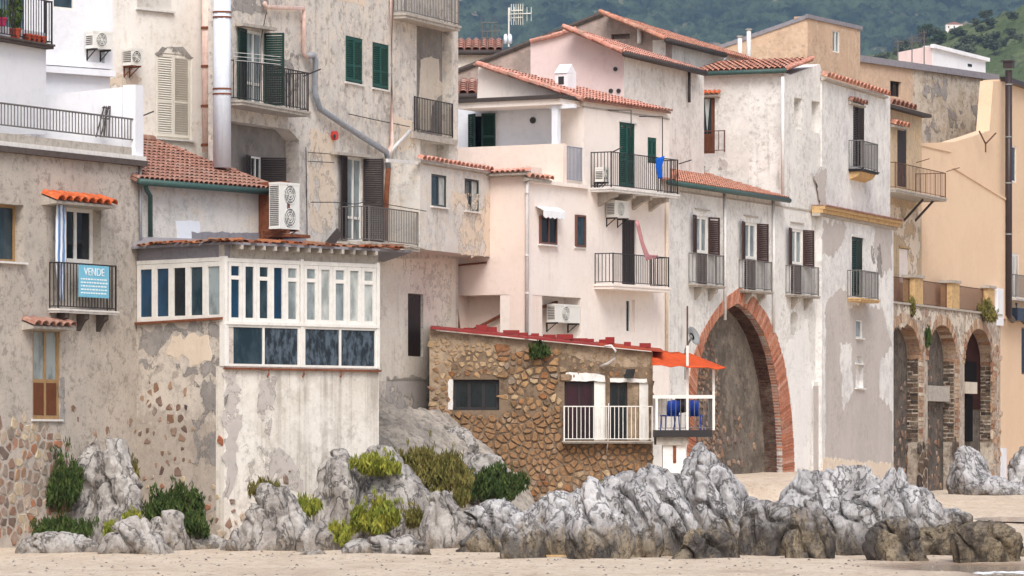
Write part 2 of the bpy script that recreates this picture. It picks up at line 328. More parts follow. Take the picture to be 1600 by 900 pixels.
class Pl:
    """a vertical facade plane: passes column x at distance Y and recedes towards the vanishing column vp (None: square to the view)"""
    def __init__(s, x, Y, vp=None, base=None, o=0):
        if base: s.p = base.p + base.n * o; s.d = base.d; s.n = base.n; return
        s.p = Vector(((x - CX) / F * Y, Y, 0))
        if vp is None: d = Vector((1, 0, 0))
        else:
            k = (vp - CX) / F; d = Vector((k, 1, 0)) if k > 0 else Vector((-k, -1, 0))
        s.d = d.normalized(); s.n = Vector((s.d.y, -s.d.x, 0))
    def off(s, o): return Pl(0, 0, base=s, o=o)
    def s(s, x, o=0):
        u = (x - CX) / F; p = s.p + s.n * o; return (u * p.y - p.x) / (s.d.x - u * s.d.y)
    def Y(s, x, o=0): return (s.p + s.n * o + s.d * s.s(x, o)).y
    def z(s, x, y, o=0): return H + (HY - y) / F * s.Y(x, o)
    def W(s, a, o, z): return s.p + s.d * a + s.n * o + Z * z
    def P(s, x, y, o=0): return s.W(s.s(x, o), o, s.z(x, y, o))
    def box(s, mb, s0, s1, o0, o1, z0, z1): mb.fbox(s.p, s.d, s.n, Z, s0, s1, o0, o1, z0, z1)
    def rect(s, x0, x1, yt, yb, o=0):
        xm = (x0 + x1) / 2; return (s.s(x0, o), s.s(x1, o), s.z(xm, yb, o), s.z(xm, yt, o))
    def frame(s, a, o, z):      # world matrix: local x along the wall, y out of it, z up
        w = s.W(a, o, z); return Matrix(((s.d.x, s.n.x, 0, w.x), (s.d.y, s.n.y, 0, w.y), (0, 0, 1, w.z), (0, 0, 0, 1)))

def wall(parent, pl, pts, mat, holes=(), thick=.4, o=0, name='wall', label=None):
    """plastered slab on plane pl with outline given as picture points; holes = list of (loop of (s,z), depth)"""
    out = [(pl.s(x, o), pl.z(x, y, o)) for x, y in pts]
    loops = [out] + [h[0] for h in holes]
    allp = [q for lp in loops for q in lp]
    tris = tessellate_polygon([[Vector((a, b, 0)) for a, b in lp] for lp in loops])
    mb = MB(); mb.add([pl.W(a, o, b) for a, b in allp], [tuple(t) for t in tris])
    n = len(out); i0 = len(mb.v); mb.add([pl.W(a, o - thick, b) for a, b in out], [tuple(t) for t in tessellate_polygon([[Vector((a, b, 0)) for a, b in out]])])
    for k in range(n): mb.f.append((k, (k + 1) % n, i0 + (k + 1) % n, i0 + k))
    st = n
    for lp, dep in holes:
        m = len(lp); i = len(mb.v)
        mb.v += [pl.W(a, o - dep, b) for a, b in lp]
        for k in range(m): mb.f.append((st + k, st + (k + 1) % m, i + (k + 1) % m, i + k))
        mb.f.append(tuple(range(i, i + m))); st += m
    return mk(name, mb, mat, parent, label=label)
def rl(r): return [(r[0], r[2]), (r[1], r[2]), (r[1], r[3]), (r[0], r[3])]
def archloop(s0, s1, z0, zs, zt, n=14, pointed=False):
    """opening with straight jambs to zs and a curved head to zt"""
    lp = [(s0, z0), (s1, z0)]; c = (s0 + s1) / 2; w = (s1 - s0) / 2
    for k in range(n + 1):
        a = math.pi * k / n
        lp.append((c + w * math.cos(a), zs + (zt - zs) * math.sin(a)))
    return lp
def window(parent, pl, r, dep, fm, panes=2, transom=None, gm='gdark', fw=.07, o=0, name='window', label=None, bars=0, mw=None):
    s0, s1, z0, z1 = r; mw = mw or fw; b = o - dep
    mb = MB(); pl.box(mb, s0, s1, b, b + .07, z0, z0 + fw); pl.box(mb, s0, s1, b, b + .07, z1 - fw, z1)
    pl.box(mb, s0, s0 + fw, b, b + .07, z0 + fw, z1 - fw); pl.box(mb, s1 - fw, s1, b, b + .07, z0 + fw, z1 - fw)
    step = (s1 - s0 - fw * 2 + mw) / panes; zt = None if transom is None else z0 + (z1 - z0) * transom
    for k in range(1, panes): pl.box(mb, s0 + fw + k * step - mw, s0 + fw + k * step, b, b + .068, z0 + fw, z1 - fw)
    if zt:
        for k in range(panes): pl.box(mb, s0 + fw + k * step, s0 + fw + (k + 1) * step - mw, b, b + .064, zt - mw / 2, zt + mw / 2)
    wo = mk(name, mb, fm, parent, label=label)
    for k in range(panes):
        a0, a1 = s0 + fw + k * step, s0 + fw + (k + 1) * step - mw
        for q0, q1 in ([(z0 + fw, z1 - fw)] if not zt else [(z0 + fw, zt - mw / 2), (zt + mw / 2, z1 - fw)]):
            pb = MB(); pl.box(pb, a0 - .004, a1 + .004, b + .02, b + .034, q0 - .004, q1 + .004)
            g = gm if isinstance(gm, str) else gm[k % len(gm)]
            mk('pane', pb, g, wo)
    return wo
def shutter(parent, pl, sh, side, z0, z1, w, ang, mat, o=.02, mid=True, solid=False):
    """louvred leaf hinged at sh; side +1 closes towards +s; ang 0 closed, 180 folded back on the wall"""
    a = math.radians(ang); e1 = pl.d * (side * math.cos(a)) + pl.n * math.sin(a); e2 = Vector((e1.y, -e1.x, 0)); O = pl.W(sh, o, 0)
    mb = MB(); f = .055; t = .035
    mb.fbox(O, e1, e2, Z, 0, f, -t / 2, t / 2, z0, z1); mb.fbox(O, e1, e2, Z, w - f, w, -t / 2, t / 2, z0, z1)
    rails = [(z0, z0 + f * 1.4), (z1 - f, z1)] + ([((z0 + z1) / 2 - f / 2 - .15, (z0 + z1) / 2 + f / 2 - .15)] if mid else [])
    for q0, q1 in rails: mb.fbox(O, e1, e2, Z, f, w - f, -t / 2 + .001, t / 2 - .001, q0, q1)
    so = mk('shutter', mb, mat, parent)
    lb = MB()
    if solid: 
        np_ = max(2, int(w / .12))
        for k in range(np_): lb.fbox(O, e1, e2, Z, f + (w - 2 * f) * k / np_ + .004, f + (w - 2 * f) * (k + 1) / np_ - .004, -.01, .012, z0 + f, z1 - f)
    else:
        q = z0 + f * 1.6
        while q < z1 - f - .05:
            i = len(lb.v)
            for (zz, ee) in ((q, .02), (q + .012, .02), (q + .06, -.02), (q + .048, -.02)):
                for x in (f, w - f): lb.v.append(O + e1 * x + e2 * ee + Z * zz)
            lb.f += [tuple(i + k for k in p) for p in ((0, 1, 3, 2), (2, 3, 5, 4), (4, 5, 7, 6), (6, 7, 1, 0), (0, 2, 4, 6), (1, 7, 5, 3))]
            q += .062
    mk('louvre', lb, mat, so, kind='stuff'); return so
def closed_shutters(parent, pl, r, mat, o=-.05, name='window'):
    s0, s1, z0, z1 = r; mb = MB(); f = .05
    pl.box(mb, s0, s1, o - .06, o, z1 - f, z1); pl.box(mb, s0, s0 + f, o - .06, o, z0, z1 - f); pl.box(mb, s1 - f, s1, o - .06, o, z0, z1 - f)
    pl.box(mb, s0 + f, s1 - f, o - .06, o - .03, z0, z0 + f)
    w = mk(name, mb, mat, parent); hw = (s1 - s0 - 2 * f) / 2
    shutter(w, pl, s0 + f, 1, z0 + f, z1 - f, hw - .004, 0, mat, o - .005); shutter(w, pl, s1 - f, -1, z0 + f, z1 - f, hw - .004, 0, mat, o - .005)
    return w
_ub = {}
def unit_bar(mat, w=.018):
    k = (mat, w)
    if k not in _ub:
        me = bpy.data.meshes.new('baluster'); h = w / 2
        me.from_pydata([(x, y, z) for z in (0, 1) for y in (-h, h) for x in (-h, h)], [], [(0, 2, 3, 1), (4, 5, 7, 6), (0, 1, 5, 4), (2, 6, 7, 3), (0, 4, 6, 2), (1, 3, 7, 5)])
        me.materials.append(M[mat]); _ub[k] = me
    return _ub[k]
def railing(parent, pl, path, zb, zt, mat, sp=.12, bw=.018, posts=True, rail=.035, name='railing', label=None, low=.06):
    """path: list of (s,o) or (s,o,dz); bars between a low and a top rail"""
    mb = MB(); pts = [(p[0], p[1], p[2] if len(p) > 2 else 0) for p in path]; h = rail / 2
    segs = list(zip(pts, pts[1:]))
    for (a0, b0, c0), (a1, b1, c1) in segs:
        A = pl.W(a0, b0, c0); B = pl.W(a1, b1, c1)
        for zz in (zt, zb + low):
            mb.tube([A + Z * (zz - .0), B + Z * (zz - .0)], h if zz == zt else h * .8, 6)
    if posts:
        for a, b, c in pts:
            P = pl.W(a, b, c); mb.fbox(P, pl.d, pl.n, Z, -h, h, -h, h, zb, zt + .02)
    ro = mk(name, mb, mat, parent, label=label); me = unit_bar(mat, bw); cnt = 0
    for (a0, b0, c0), (a1, b1, c1) in segs:
        A = pl.W(a0, b0, c0); B = pl.W(a1, b1, c1); L = (B - A).length; n = max(1, int(round(L / sp)))
        for k in range(1, n):
            P = A.lerp(B, k / n) + Z * (zb + low)
            inst('baluster', me, ro, Matrix.Translation(P) @ Matrix.Rotation(math.atan2(pl.d.y, pl.d.x), 4, 'Z') @ Matrix.Diagonal((1, 1, zt - zb - low, 1)))
    return ro
def balcony(parent, pl, x0, x1, ys, dep, rh, thick=.12, slab='concrete', iron='iron', sp=.12, corbels=0, o=0, bw=.018, lip=True, corbmat=None):
    """x0,x1,ys: ends and top of the slab's front edge in the picture"""
    s0, s1 = pl.s(x0, o + dep), pl.s(x1, o + dep); zt = pl.z((x0 + x1) / 2, ys, o + dep)
    mb = MB(); pl.box(mb, s0, s1, o - .01, o + dep, zt - thick, zt)
    if lip: pl.box(mb, s0 - .03, s1 + .03, o - .01, o + dep + .03, zt - thick * .45, zt - .004)
    mk('balcony_slab', mb, slab, parent)
    for k in range(corbels):
        c = s0 + (s1 - s0) * (k + .5) / corbels; cb = MB(); w = .09
        pr = [(0, 0), (dep * .85, 0), (dep * .85, -.12), (dep * .45, -.2), (0, -.42)]
        vs_ = [pl.W(c + dx, o + a, zt - thick + b) for dx in (-w, w) for a, b in pr]
        cb.add(vs_, [tuple(range(5)), tuple(range(9, 4, -1))] + [(i, 5 + i, 5 + (i + 1) % 5, (i + 1) % 5) for i in range(5)])
        mk('corbel', cb, corbmat or slab, parent)
    return railing(parent, pl, [(s0 + .03, o), (s0 + .03, o + dep - .04), (s1 - .03, o + dep - .04), (s1 - .03, o)], zt, zt + rh, iron, sp, bw), s0, s1, zt
def sill(parent, pl, r, mat='slabwhite', o=0, d=.1, h=.05, name='sill'):
    mb = MB(); pl.box(mb, r[0] - .06, r[1] + .06, o - .05, o + d, r[2] - h, r[2] - .002); return mk(name, mb, mat, parent)
def lintel(parent, pl, r, mat='slabwhite', o=0, d=.06, h=.06, up=.0):
    mb = MB(); pl.box(mb, r[0] - .08, r[1] + .08, o - .05, o + d, r[3] + up, r[3] + up + h); return mk('lintel', mb, mat, parent)
def pipe(parent, pts, r, mat, name='drainpipe', bands=0):
    mb = MB(); mb.tube(pts, r, 10); o = mk(name, mb, mat, parent, smooth=True); return o
def band(parent, pl, x0, y0, x1, y1, h, d, mat, o=0, name='cornice'):
    """moulding along the wall between two picture points (top edge), h metres high, d metres proud"""
    A = pl.P(x0, y0, o); B = pl.P(x1, y1, o); e = B - A; mb = MB()
    vs_ = []
    for P in (A, B):
        for oo, zz in ((-.05, 0), (d, 0), (d, -h), (-.05, -h)): vs_.append(P + pl.n * oo + Z * zz)
    mb.add(vs_, [(0, 1, 2, 3), (7, 6, 5, 4), (0, 4, 5, 1), (1, 5, 6, 2), (2, 6, 7, 3), (3, 7, 4, 0)]); return mk(name, mb, mat, parent)
def patch(parent, pl, pts, mat, o=.006, seed=1, rough=.06, name='plaster_patch', th=.02, flake=True, holes=()):
    """a coat of render with a ragged edge, a few mm proud of the wall"""
    P = [(pl.s(x, o), pl.z(x, y, o)) for x, y in pts]; out = []
    for (a, b), (c, d) in zip(P, P[1:] + P[:1]):
        L = math.hypot(c - a, d - b); n = max(1, int(L / .11))
        for k in range(n):
            t = k / n; x = a + (c - a) * t; y = b + (d - b) * t
            j = rough * 2.4
            out.append((x + j * noise.noise((x * 3 + seed, y * 3, seed)) + j * .5 * noise.noise((x * 9, y * 9 + seed, seed)), y + j * noise.noise((x * 3, y * 3 + seed, 7)) + j * .5 * noise.noise((x * 9, y * 9, seed + 3))))
    mb = MB(); n = len(out); lps = [out] + [list(h_) for h_ in holes]; mb.add([pl.W(a, o, b) for l_ in lps for a, b in l_], [tuple(t) for t in tessellate_polygon([[Vector((a, b, 0)) for a, b in l_] for l_ in lps])])
    n2 = len(mb.v); mb.v += [pl.W(a, o - th, b) for a, b in out]
    for k in range(n): mb.f.append((k, (k + 1) % n, n2 + (k + 1) % n, n2 + k))
    return mk(name, mb, flaky(mat) if rough > 0 and flake else mat, parent)
def barrel(mb, O, e, u, nrm, y0, y1, r0, r1, lift=0, n=5):
    """half-round clay tile: axis along u from y0 to y1"""
    i = len(mb.v)
    for y, r, lf in ((y0, r0, lift), (y1, r1, 0)):
        for k in range(n + 1):
            a = math.pi * k / n; mb.v.append(O + u * y + e * (math.cos(a) * r) + nrm * (math.sin(a) * r * .8 + lf))
    for k in range(n): mb.f.append((i + k, i + k + 1, i + n + 2 + k, i + n + 1 + k))
def tiled_roof(parent, E0, E1, up, L, mat, colw=.21, row=.36, L0=0, deck='tileold', th=.07, name='roof'):
    """L: slope length at fraction t along the eave (function or number); real barrel tiles on a deck"""
    Lf = L if callable(L) else (lambda t: L); L0f = L0 if callable(L0) else (lambda t: L0)
    ev = E1 - E0; W_ = ev.length; e = ev / W_; u = up.normalized(); nrm = e.cross(u).normalized()
    if nrm.z < 0: nrm = -nrm
    ts = [k / 12 for k in range(13)]; mb = MB()
    for t in ts:
        B = E0 + ev * t
        for q in (L0f(t), max(Lf(t), L0f(t) + .01)): mb.v += [B + u * q, B + u * q - nrm * th]
    for k in range(12):
        i = 4 * k; j = i + 4
        mb.f += [(i, j, j + 2, i + 2), (i + 1, i + 3, j + 3, j + 1), (i, i + 1, j + 1, j), (i + 2, j + 2, j + 3, i + 3)]
    mb.f += [(0, 2, 3, 1), (48, 49, 51, 50)]
    ro = mk(name, mb, deck, parent)
    tb = MB(); n = int(W_ / colw); cw = W_ / n
    for k in range(n):
        t = (k + .5) / n; B = E0 + e * (cw * (k + .5)); a, b = L0f(t), Lf(t); y = a - .05; j = 0
        while y < b - .04:
            y1 = min(y + row + .05, b + .02)
            jx = RND.uniform(-.008, .008); barrel(tb, B + e * jx + nrm * RND.uniform(0, .008), e, u, nrm, y, y1, cw * .46, cw * .38, .022); y += row
    if tb.v: mk('roof_tiles', tb, mat, ro, recalc=False, kind='stuff', smooth=True)
    return ro
_tm = {}
def tile_mesh(mat):
    if mat not in _tm:
        mb = MB(); X, Y_, Zv = Vector((1, 0, 0)), Vector((0, 1, 0)), Z
        n = 5
        for y, r in ((0, .5), (1, .42)):
            for rr in (r, r * .82):
                for k in range(n + 1):
                    a = math.pi * k / n; mb.v.append(Vector((math.cos(a) * rr, y, math.sin(a) * rr * .85)))
        q = n + 1
        for k in range(n):
            mb.f += [(k, k + 1, 2 * q + k + 1, 2 * q + k), (q + k + 1, q + k, 3 * q + k, 3 * q + k + 1), (k + 1, k, q + k, q + k + 1)]
        me = bpy.data.meshes.new('tile'); me.from_pydata(mb.v, [], mb.f); me.materials.append(M[mat]); _tm[mat] = me
    return _tm[mat]
def tile_canopy(parent, pl, x0, x1, yt, yb, dep, n, mat, drop=.3, shelf='concrete', name='canopy', o=0):
    """small lean-to of single barrel tiles over a window; yb: front edge row in the picture"""
    s0, s1 = pl.s(x0, o + dep), pl.s(x1, o + dep); zf = pl.z((x0 + x1) / 2, yb, o + dep); zb = zf + drop * dep
    mb = MB(); a = [(o - .02, zb - .02), (o + dep - .06, zf - .0), (o + dep - .06, zf - .06), (o - .02, zf - .1)]
    vs_ = [pl.W(s, p, q - .02) for s in (s0 + .04, s1 - .04) for p, q in a]
    mb.add(vs_, [(0, 1, 2, 3), (7, 6, 5, 4)] + [(i, 4 + i, 4 + (i + 1) % 4, (i + 1) % 4) for i in range(4)])
    co = mk(name, mb, shelf, parent); cw = (s1 - s0) / n; me = tile_mesh(mat)
    u = (pl.n * -dep + Z * (zb - zf)); L = u.length; u.normalize(); nr = pl.d.cross(u); nr = nr if nr.z > 0 else -nr
    for k in range(n):
        c = pl.W(s0 + cw * (k + .5), o + dep, zf + RND.uniform(-.01, .01))
        m = Matrix((((pl.d.x) * cw, u.x * L, nr.x * cw, c.x), (pl.d.y * cw, u.y * L, nr.y * cw, c.y), (pl.d.z, u.z * L, nr.z * cw, c.z), (0, 0, 0, 1)))
        inst('tile', me, co, m)
    return co
def stones(parent, pl, poly, size, mat, o=0, seed=1, aspect=1.5, keep=1.0, proud=.035, holes=(), joint=.02, limit=300, name='stone', jit=.32):
    """rubble: jittered courses, Voronoi cells cut back for the joints, one mesh object per stone"""
    rn = random.Random(seed); pp = [(pl.s(x, o), pl.z(x, y, o)) for x, y in poly]
    def inside(x, y):
        c = False
        for (a, b), (e, f) in zip(pp, pp[1:] + pp[:1]):
            if (b > y) != (f > y) and x < (e - a) * (y - b) / (f - b) + a: c = not c
        return c and not any(h[0] - .13 < x < h[1] + .13 and h[2] - .1 < y < h[3] + .1 for h in holes)
    x0, x1 = min(p[0] for p in pp), max(p[0] for p in pp); y0, y1 = min(p[1] for p in pp), max(p[1] for p in pp)
    w, h = size * aspect ** .5, size / aspect ** .5; pts = []; y = y0; row = 0
    while y < y1 + h:
        x = x0 + (row % 2) * w / 2
        while x < x1 + w:
            if rn.random() > .2: pts.append((x + rn.uniform(-jit, jit) * w, y + rn.uniform(-jit, jit) * h))
            x += w
        y += h; row += 1
    n = 0; made = []
    for i, (px, py) in enumerate(pts):
        if not inside(px, py) or rn.random() > keep: continue
        cell = [(px - w * 1.2, py - h * 1.1), (px + w * 1.2, py - h * 1.1), (px + w * 1.2, py + h * 1.1), (px - w * 1.2, py + h * 1.1)]
        for j, (qx, qy) in enumerate(pts):
            if i == j or abs(qx - px) > 2.2 * w or abs(qy - py) > 2.2 * h: continue
            mx, my, dx, dy = (px + qx) / 2, (py + qy) / 2, qx - px, qy - py; new = []
            for (a, b), (c, d) in zip(cell, cell[1:] + cell[:1]):
                fa = (a - mx) * dx + (b - my) * dy; fc = (c - mx) * dx + (d - my) * dy
                if fa <= 0: new.append((a, b))
                if (fa < 0) != (fc < 0): t = fa / (fa - fc); new.append((a + (c - a) * t, b + (d - b) * t))
            cell = new
            if len(cell) < 3: break
        if len(cell) < 3: continue
        cx, cy = sum(p[0] for p in cell) / len(cell), sum(p[1] for p in cell) / len(cell)
        rad = max(.02, min(math.hypot(p[0] - cx, p[1] - cy) for p in cell)); k0 = max(.5, 1 - joint / rad) * rn.uniform(.86, 1.0)
        if keep < .8: k0 *= rn.uniform(.35, 1)
        ring = []
        for (a, b), (c, d) in zip(cell, cell[1:] + cell[:1]):
            ring += [(a * .85 + c * .15, b * .85 + d * .15), (a * .15 + c * .85, b * .15 + d * .85)]
        ring = [((a - cx) * k0 * q_, (b - cy) * k0 * q_) for (a, b), q_ in zip(ring, [rn.uniform(.84, 1.06) for _ in ring])][:16]; m = len(ring); pr = proud * rn.uniform(.5, 1.5)
        mb = MB(); tx, tz = rn.uniform(-.15, .15), rn.uniform(-.15, .15)
        for a, b in ring: mb.v.append(pl.W(cx + a, o - .03, cy + b))
        for a, b in ring: mb.v.append(pl.W(cx + a * .97, o + pr * .55, cy + b * .97))
        for a, b in ring: mb.v.append(pl.W(cx + a * .8, o + pr + (a * tx + b * tz) * .6, cy + b * .8))
        mb.f = [tuple(range(2 * m, 3 * m))]
        for k in range(m):
            for r_ in (0, m): mb.f.append((r_ + k, r_ + (k + 1) % m, r_ + m + (k + 1) % m, r_ + m + k))
        made.append(((x1 - x0), mb)); n += 1
    for k, (_, mb) in enumerate(made[:limit]): mk(name, mb, mat, parent)
    rest = MB()
    for _, mb in made[limit:]: rest.add(mb.v, mb.f)
    if rest.v: mk('small_stones', rest, mat, parent, kind='stuff')
def verge(parent, P0, P1, r, mat, name='verge_cap'):
    """line of overlapping cap tiles"""
    d = P1 - P0; n = max(1, int(d.length / .36)); b = MB()
    for k in range(n):
        j = Vector((0, 0, RND.uniform(-.012, .018))); b.tube([P0 + d * (k / n) + j, P0 + d * ((k + 1.12) / n) + j], r * RND.uniform(.95, 1.1), 7, r * .78)
    return mk(name, b, mat, parent, kind='stuff')
def ac_unit(label, pl, x0, x1, yt, yb, o, dep=.3, fans=1, casing='acwhite', bracket='iron', dark='acgrey', group=None, gap=.06):
    s0, s1, z0, z1 = pl.rect(x0, x1, yt, yb, o + dep + gap)
    t = thing('air_conditioner', label, 'air conditioner', pl.W((s0 + s1) / 2, o + gap, z0), group)
    b0, b1 = o + gap, o + gap + dep
    mb = MB(); pl.box(mb, s0, s1, b0, b1, z0, z1); pl.box(mb, s0 - .008, s1 + .008, b0 - .005, b1 + .008, z1 - .05, z1 + .008)
    pl.box(mb, s0 - .006, s1 + .006, b0 - .004, b1 + .006, z0 - .004, z0 + .05)
    mk('casing', mb, casing, t)
    vb = MB(); k = z0 + .09
    while k < z1 - .1: pl.box(vb, s0 - .012, s0, b0 + .03, b1 - .03, k, k + .02); k += .05
    mk('side_vent', vb, 'mesh', t)
    for q in range(fans):
        zc = z0 + (z1 - z0) * (q + .5) / fans; sc = s0 + (s1 - s0) * (.42 if fans == 1 else .5); r = min((z1 - z0) / fans, s1 - s0) * .4
        g = MB(); n = 20; C0 = pl.W(sc, b1 + .006, zc)
        g.add([C0 + pl.d * math.cos(2 * math.pi * j / n) * r + Z * math.sin(2 * math.pi * j / n) * r for j in range(n)] + [C0 - pl.n * .02 + pl.d * math.cos(2 * math.pi * j / n) * r + Z * math.sin(2 * math.pi * j / n) * r for j in range(n)], [tuple(range(n))] + [(j, (j + 1) % n, n + (j + 1) % n, n + j) for j in range(n)])
        fo = mk('fan', g, dark, t)
        rb = MB()
        for rr in (r, r * .72, r * .45, r * .2):
            rb.tube([C0 + pl.n * .015 + pl.d * math.cos(2 * math.pi * j / n) * rr + Z * math.sin(2 * math.pi * j / n) * rr for j in range(n + 1)], .008, 4)
        for j in range(6): rb.tube([C0 + pl.n * .015, C0 + pl.n * .015 + pl.d * math.cos(math.pi * j / 3) * r + Z * math.sin(math.pi * j / 3) * r], .006, 4)
        mk('fan_guard', rb, casing, fo)
    for ss in (s0 + .1, s1 - .1):
        k = MB(); pl.box(k, ss - .02, ss + .02, o - .02, b1 + .03, z0 - .05, z0 - .005); pl.box(k, ss - .019, ss + .019, o - .02, o + .02, z0 - .3, z0 - .05)
        k.tube([pl.W(ss, o, z0 - .28), pl.W(ss, b1 - .05, z0 - .05)], .015, 5); mk('bracket', k, bracket, t)
    return t

# ---------------------------------------------------------------- ground, water, hills
def sm(a, b, x):
    t = max(0, min(1, (x - a) / (b - a))); return t * t * (3 - 2 * t)
def ground_z(X, Y):
    z = .6 * sm(96, 168, Y)
    z += 1.15 * sm(118.5, 124, Y) * sm(-5.5, -1.5, X) * (1 - sm(11.5, 14.5, X - .03 * (Y - 140)))
    z += .05 * noise.noise((X * .35, Y * .12, 3)) + .035 * noise.noise((X * 1.1, Y * .45, 8)) + .02 * noise.noise((X * 2.6, Y * 1.1, 5))
    z -= .16 * math.exp(-((X - 9.3) / 1.8) ** 2 - ((Y - 87.5) / 3.6) ** 2)       # hollow where a sheet of water stands
    z -= .30 * sm(8.6, 11.5, X - (Y - 84) * .16) * (1 - sm(86, 92, Y))           # towards the sea, lower right
    z -= .07 * math.exp(-((X - 17) / 5) ** 2 - ((Y - 135) / 14) ** 2)
    return z
mb = MB(); ys = [0, 20, 40, 55, 66] + [70 + k * .7 for k in range(80)] + [128 + k * 3 for k in range(22)] + [200, 240, 320, 500, 900, 2500, 6000]
xs = [-3000, -600, -150, -60, -35, -25] + [-18 + k * .45 for k in range(98)] + [28, 34, 45, 70, 180, 700, 3000]
for y in ys:
    for x in xs: mb.v.append(Vector((x, y, ground_z(x, y) if abs(x) < 60 and y < 300 else .5)))
nx = len(xs)
for j in range(len(ys) - 1):
    for i in range(nx - 1): mb.f.append((j * nx + i, j * nx + i + 1, (j + 1) * nx + i + 1, (j + 1) * nx + i))
t = NT('sand'); p = t.pos(); n1 = t.noise(t.pos((1, .3, 1)), .9, 8, .7); n2 = t.noise(t.pos((1, .3, 1)), 6, 12, .8); n3 = t.noise(t.pos((1, .3, 1)), 2.6, 8, .7)
col = t.mix(t.ramp(n1, .35, .65), c3('#d8c8b5'), c3('#cbb9a4')); col = t.mix(t.ramp(n2, .5, .62, 0, .75), col, c3('#a88d76')); col = t.mix(t.ramp(n3, .6, .72, 0, .4), col, c3('#e3d3c4'))
g = t.n('ShaderNodeNewGeometry'); sx = t.n('ShaderNodeSeparateXYZ'); t.l(g.outputs['Position'], sx.inputs[0])
wetm = t.ramp(sx.outputs[2], .0, -.10, 0, .8); col = t.mix(wetm, col, c3('#8f7661'))
t.l(t.ramp(sx.outputs[2], .0, -.1, .95, .25), t.b.inputs['Roughness'])
vo = t.n('ShaderNodeTexVoronoi'); vo.feature = 'SMOOTH_F1'; vo.inputs['Scale'].default_value = 1.9; t.l(t.pos((1, .55, 1)), vo.inputs['Vector']); col = t.mix(t.ramp(vo.outputs['Distance'], .25, .1, 0, .35), col, c3('#b89f88')); t.bump(t.mix(.45, t.mix(.5, n2, n3), t.ramp(vo.outputs['Distance'], .05, .4)), 1.0, .16); t.l(col, t.b.inputs['Base Color']); t.b.inputs['Specular IOR Level'].default_value = .25; M['sand'] = t.m
struct(mk('sand', mb, 'sand', smooth=True, recalc=False))
t = NT('water'); n1 = t.noise(t.pos((1, 2.2, 1)), 2.5, 4, .6); t.bump(n1, .2, .02); M['water'] = t.done(c3('#a8998a'), .12, .5)
wb = MB(); wb.add([(7.2, 78, -.105), (40, 78, -.105), (40, 93, -.105), (7.2, 93, -.105)], [(0, 1, 2, 3)]); struct(mk('water', wb, 'water'))
wb = MB(); wb.add([(12, 118, .19), (26, 118, .19), (26, 150, .19), (12, 150, .19)], [(0, 1, 2, 3)])
wb.v = [Vector((v.x, v.y, .0)) for v in wb.v]
def puddle(cx, cy, rx, ry, seed):
    b = MB(); n = 40; r_ = []
    zz = ground_z(cx, cy) + .02
    for k in range(n):
        a = 2 * math.pi * k / n; q = 1 + .35 * noise.noise((math.cos(a) * 1.5 + seed, math.sin(a) * 1.5, seed)); r_.append(Vector((cx + math.cos(a) * rx * q, cy + math.sin(a) * ry * q, zz)))
    b.v = r_; b.f = [tuple(range(n))]; return struct(mk('water', b, 'water'))
puddle(15.2, 128, 1.5, 4.5, 2); puddle(17.5, 118, 2.2, 3.0, 5)
fo = MB(); rn = random.Random(5)      # line of foam where the ripple runs out
for k in range(60):
    x = 9.4 + rn.random() * 2.2; y = 83.2 + 1.5 * rn.random() + .5 * math.sin(x * 2); r = rn.uniform(.02, .09)
    fo.add([(x + math.cos(a * 1.047) * r * 2.2, y + math.sin(a * 1.047) * r * 2, -.1) for a in range(6)] + [(x, y, -.1 + r * .25)], [(a, (a + 1) % 6, 6) for a in range(6)])
M['foam'] = plain('foam', '#e6e8ea', .7, .3, .1)
fobj = mk('foam', fo, 'foam', kind='stuff'); tag(fobj, 'white foam of the ripple running out at the lower right', 'foam')

def canopy_sheet(name, mat, X0, X1, Y0, Y1, hf, nx, ny, amp, fr, seed):
    b = MB()
    for j in range(ny + 1):
        for i in range(nx + 1):
            x = X0 + (X1 - X0) * i / nx; y = Y0 + (Y1 - Y0) * j / ny
            v = noise.voronoi((x * fr + seed, y * fr, 0))[0]; bump_ = (1 - min(1, v[0] * 1.3)) * amp
            b.v.append(Vector((x, y, hf(x, y) + bump_ + amp * .4 * noise.noise((x * fr * 3, y * fr * 3, seed)))))
    for j in range(ny):
        for i in range(nx): k = j * (nx + 1) + i; b.f.append((k, k + 1, k + nx + 2, k + nx + 1))
    return mk(name, b, mat, recalc=False)
def hillmat(name, a, b_, c, bare, sc):
    t = NT(name); p = t.pos(); n1 = t.noise(p, sc, 6, .65); n2 = t.noise(p, sc * 4, 5, .7); n3 = t.noise(p, sc * .45, 7, .65, .6)
    col = t.mix(t.ramp(n1, .38, .62), c3(a), c3(b_)); col = t.mix(t.ramp(n2, .5, .68, 0, .8), col, c3(c)); col = t.mix(t.ramp(n3, .6, .68, 0, .55), col, c3(bare))
    return t.done(col, .9, .05)
M['hillfar'] = hillmat('wooded_slope', '#2b3d33', '#4d5f48', '#0f1a17', '#a3937a', .04)
M['hillnear'] = hillmat('olive_slope', '#4f5c3a', '#656d4c', '#3a462d', '#8d8266', .03)
def far_h(x, y): return 285 + (y - 3500) * .34 + 22 * noise.noise((x * .006, y * .006, 2)) + 9 * noise.noise((x * .02, y * .02, 5))
struct(canopy_sheet('hill', 'hillfar', -520, 1150, 3500, 4250, far_h, 620, 280, 9, .08, 1))
def near_h(x, y):
    px = CX + x / 1650 * F; crest = H + (695 - (96 - (px - 1345) * .31)) / F * 1650
    return crest + (y - 1650) * .22 + 3 * noise.noise((x * .03, y * .03, 4))
struct(canopy_sheet('hill', 'hillnear', 80, 420, 1380, 1650, near_h, 240, 130, 2.2, .17, 3))

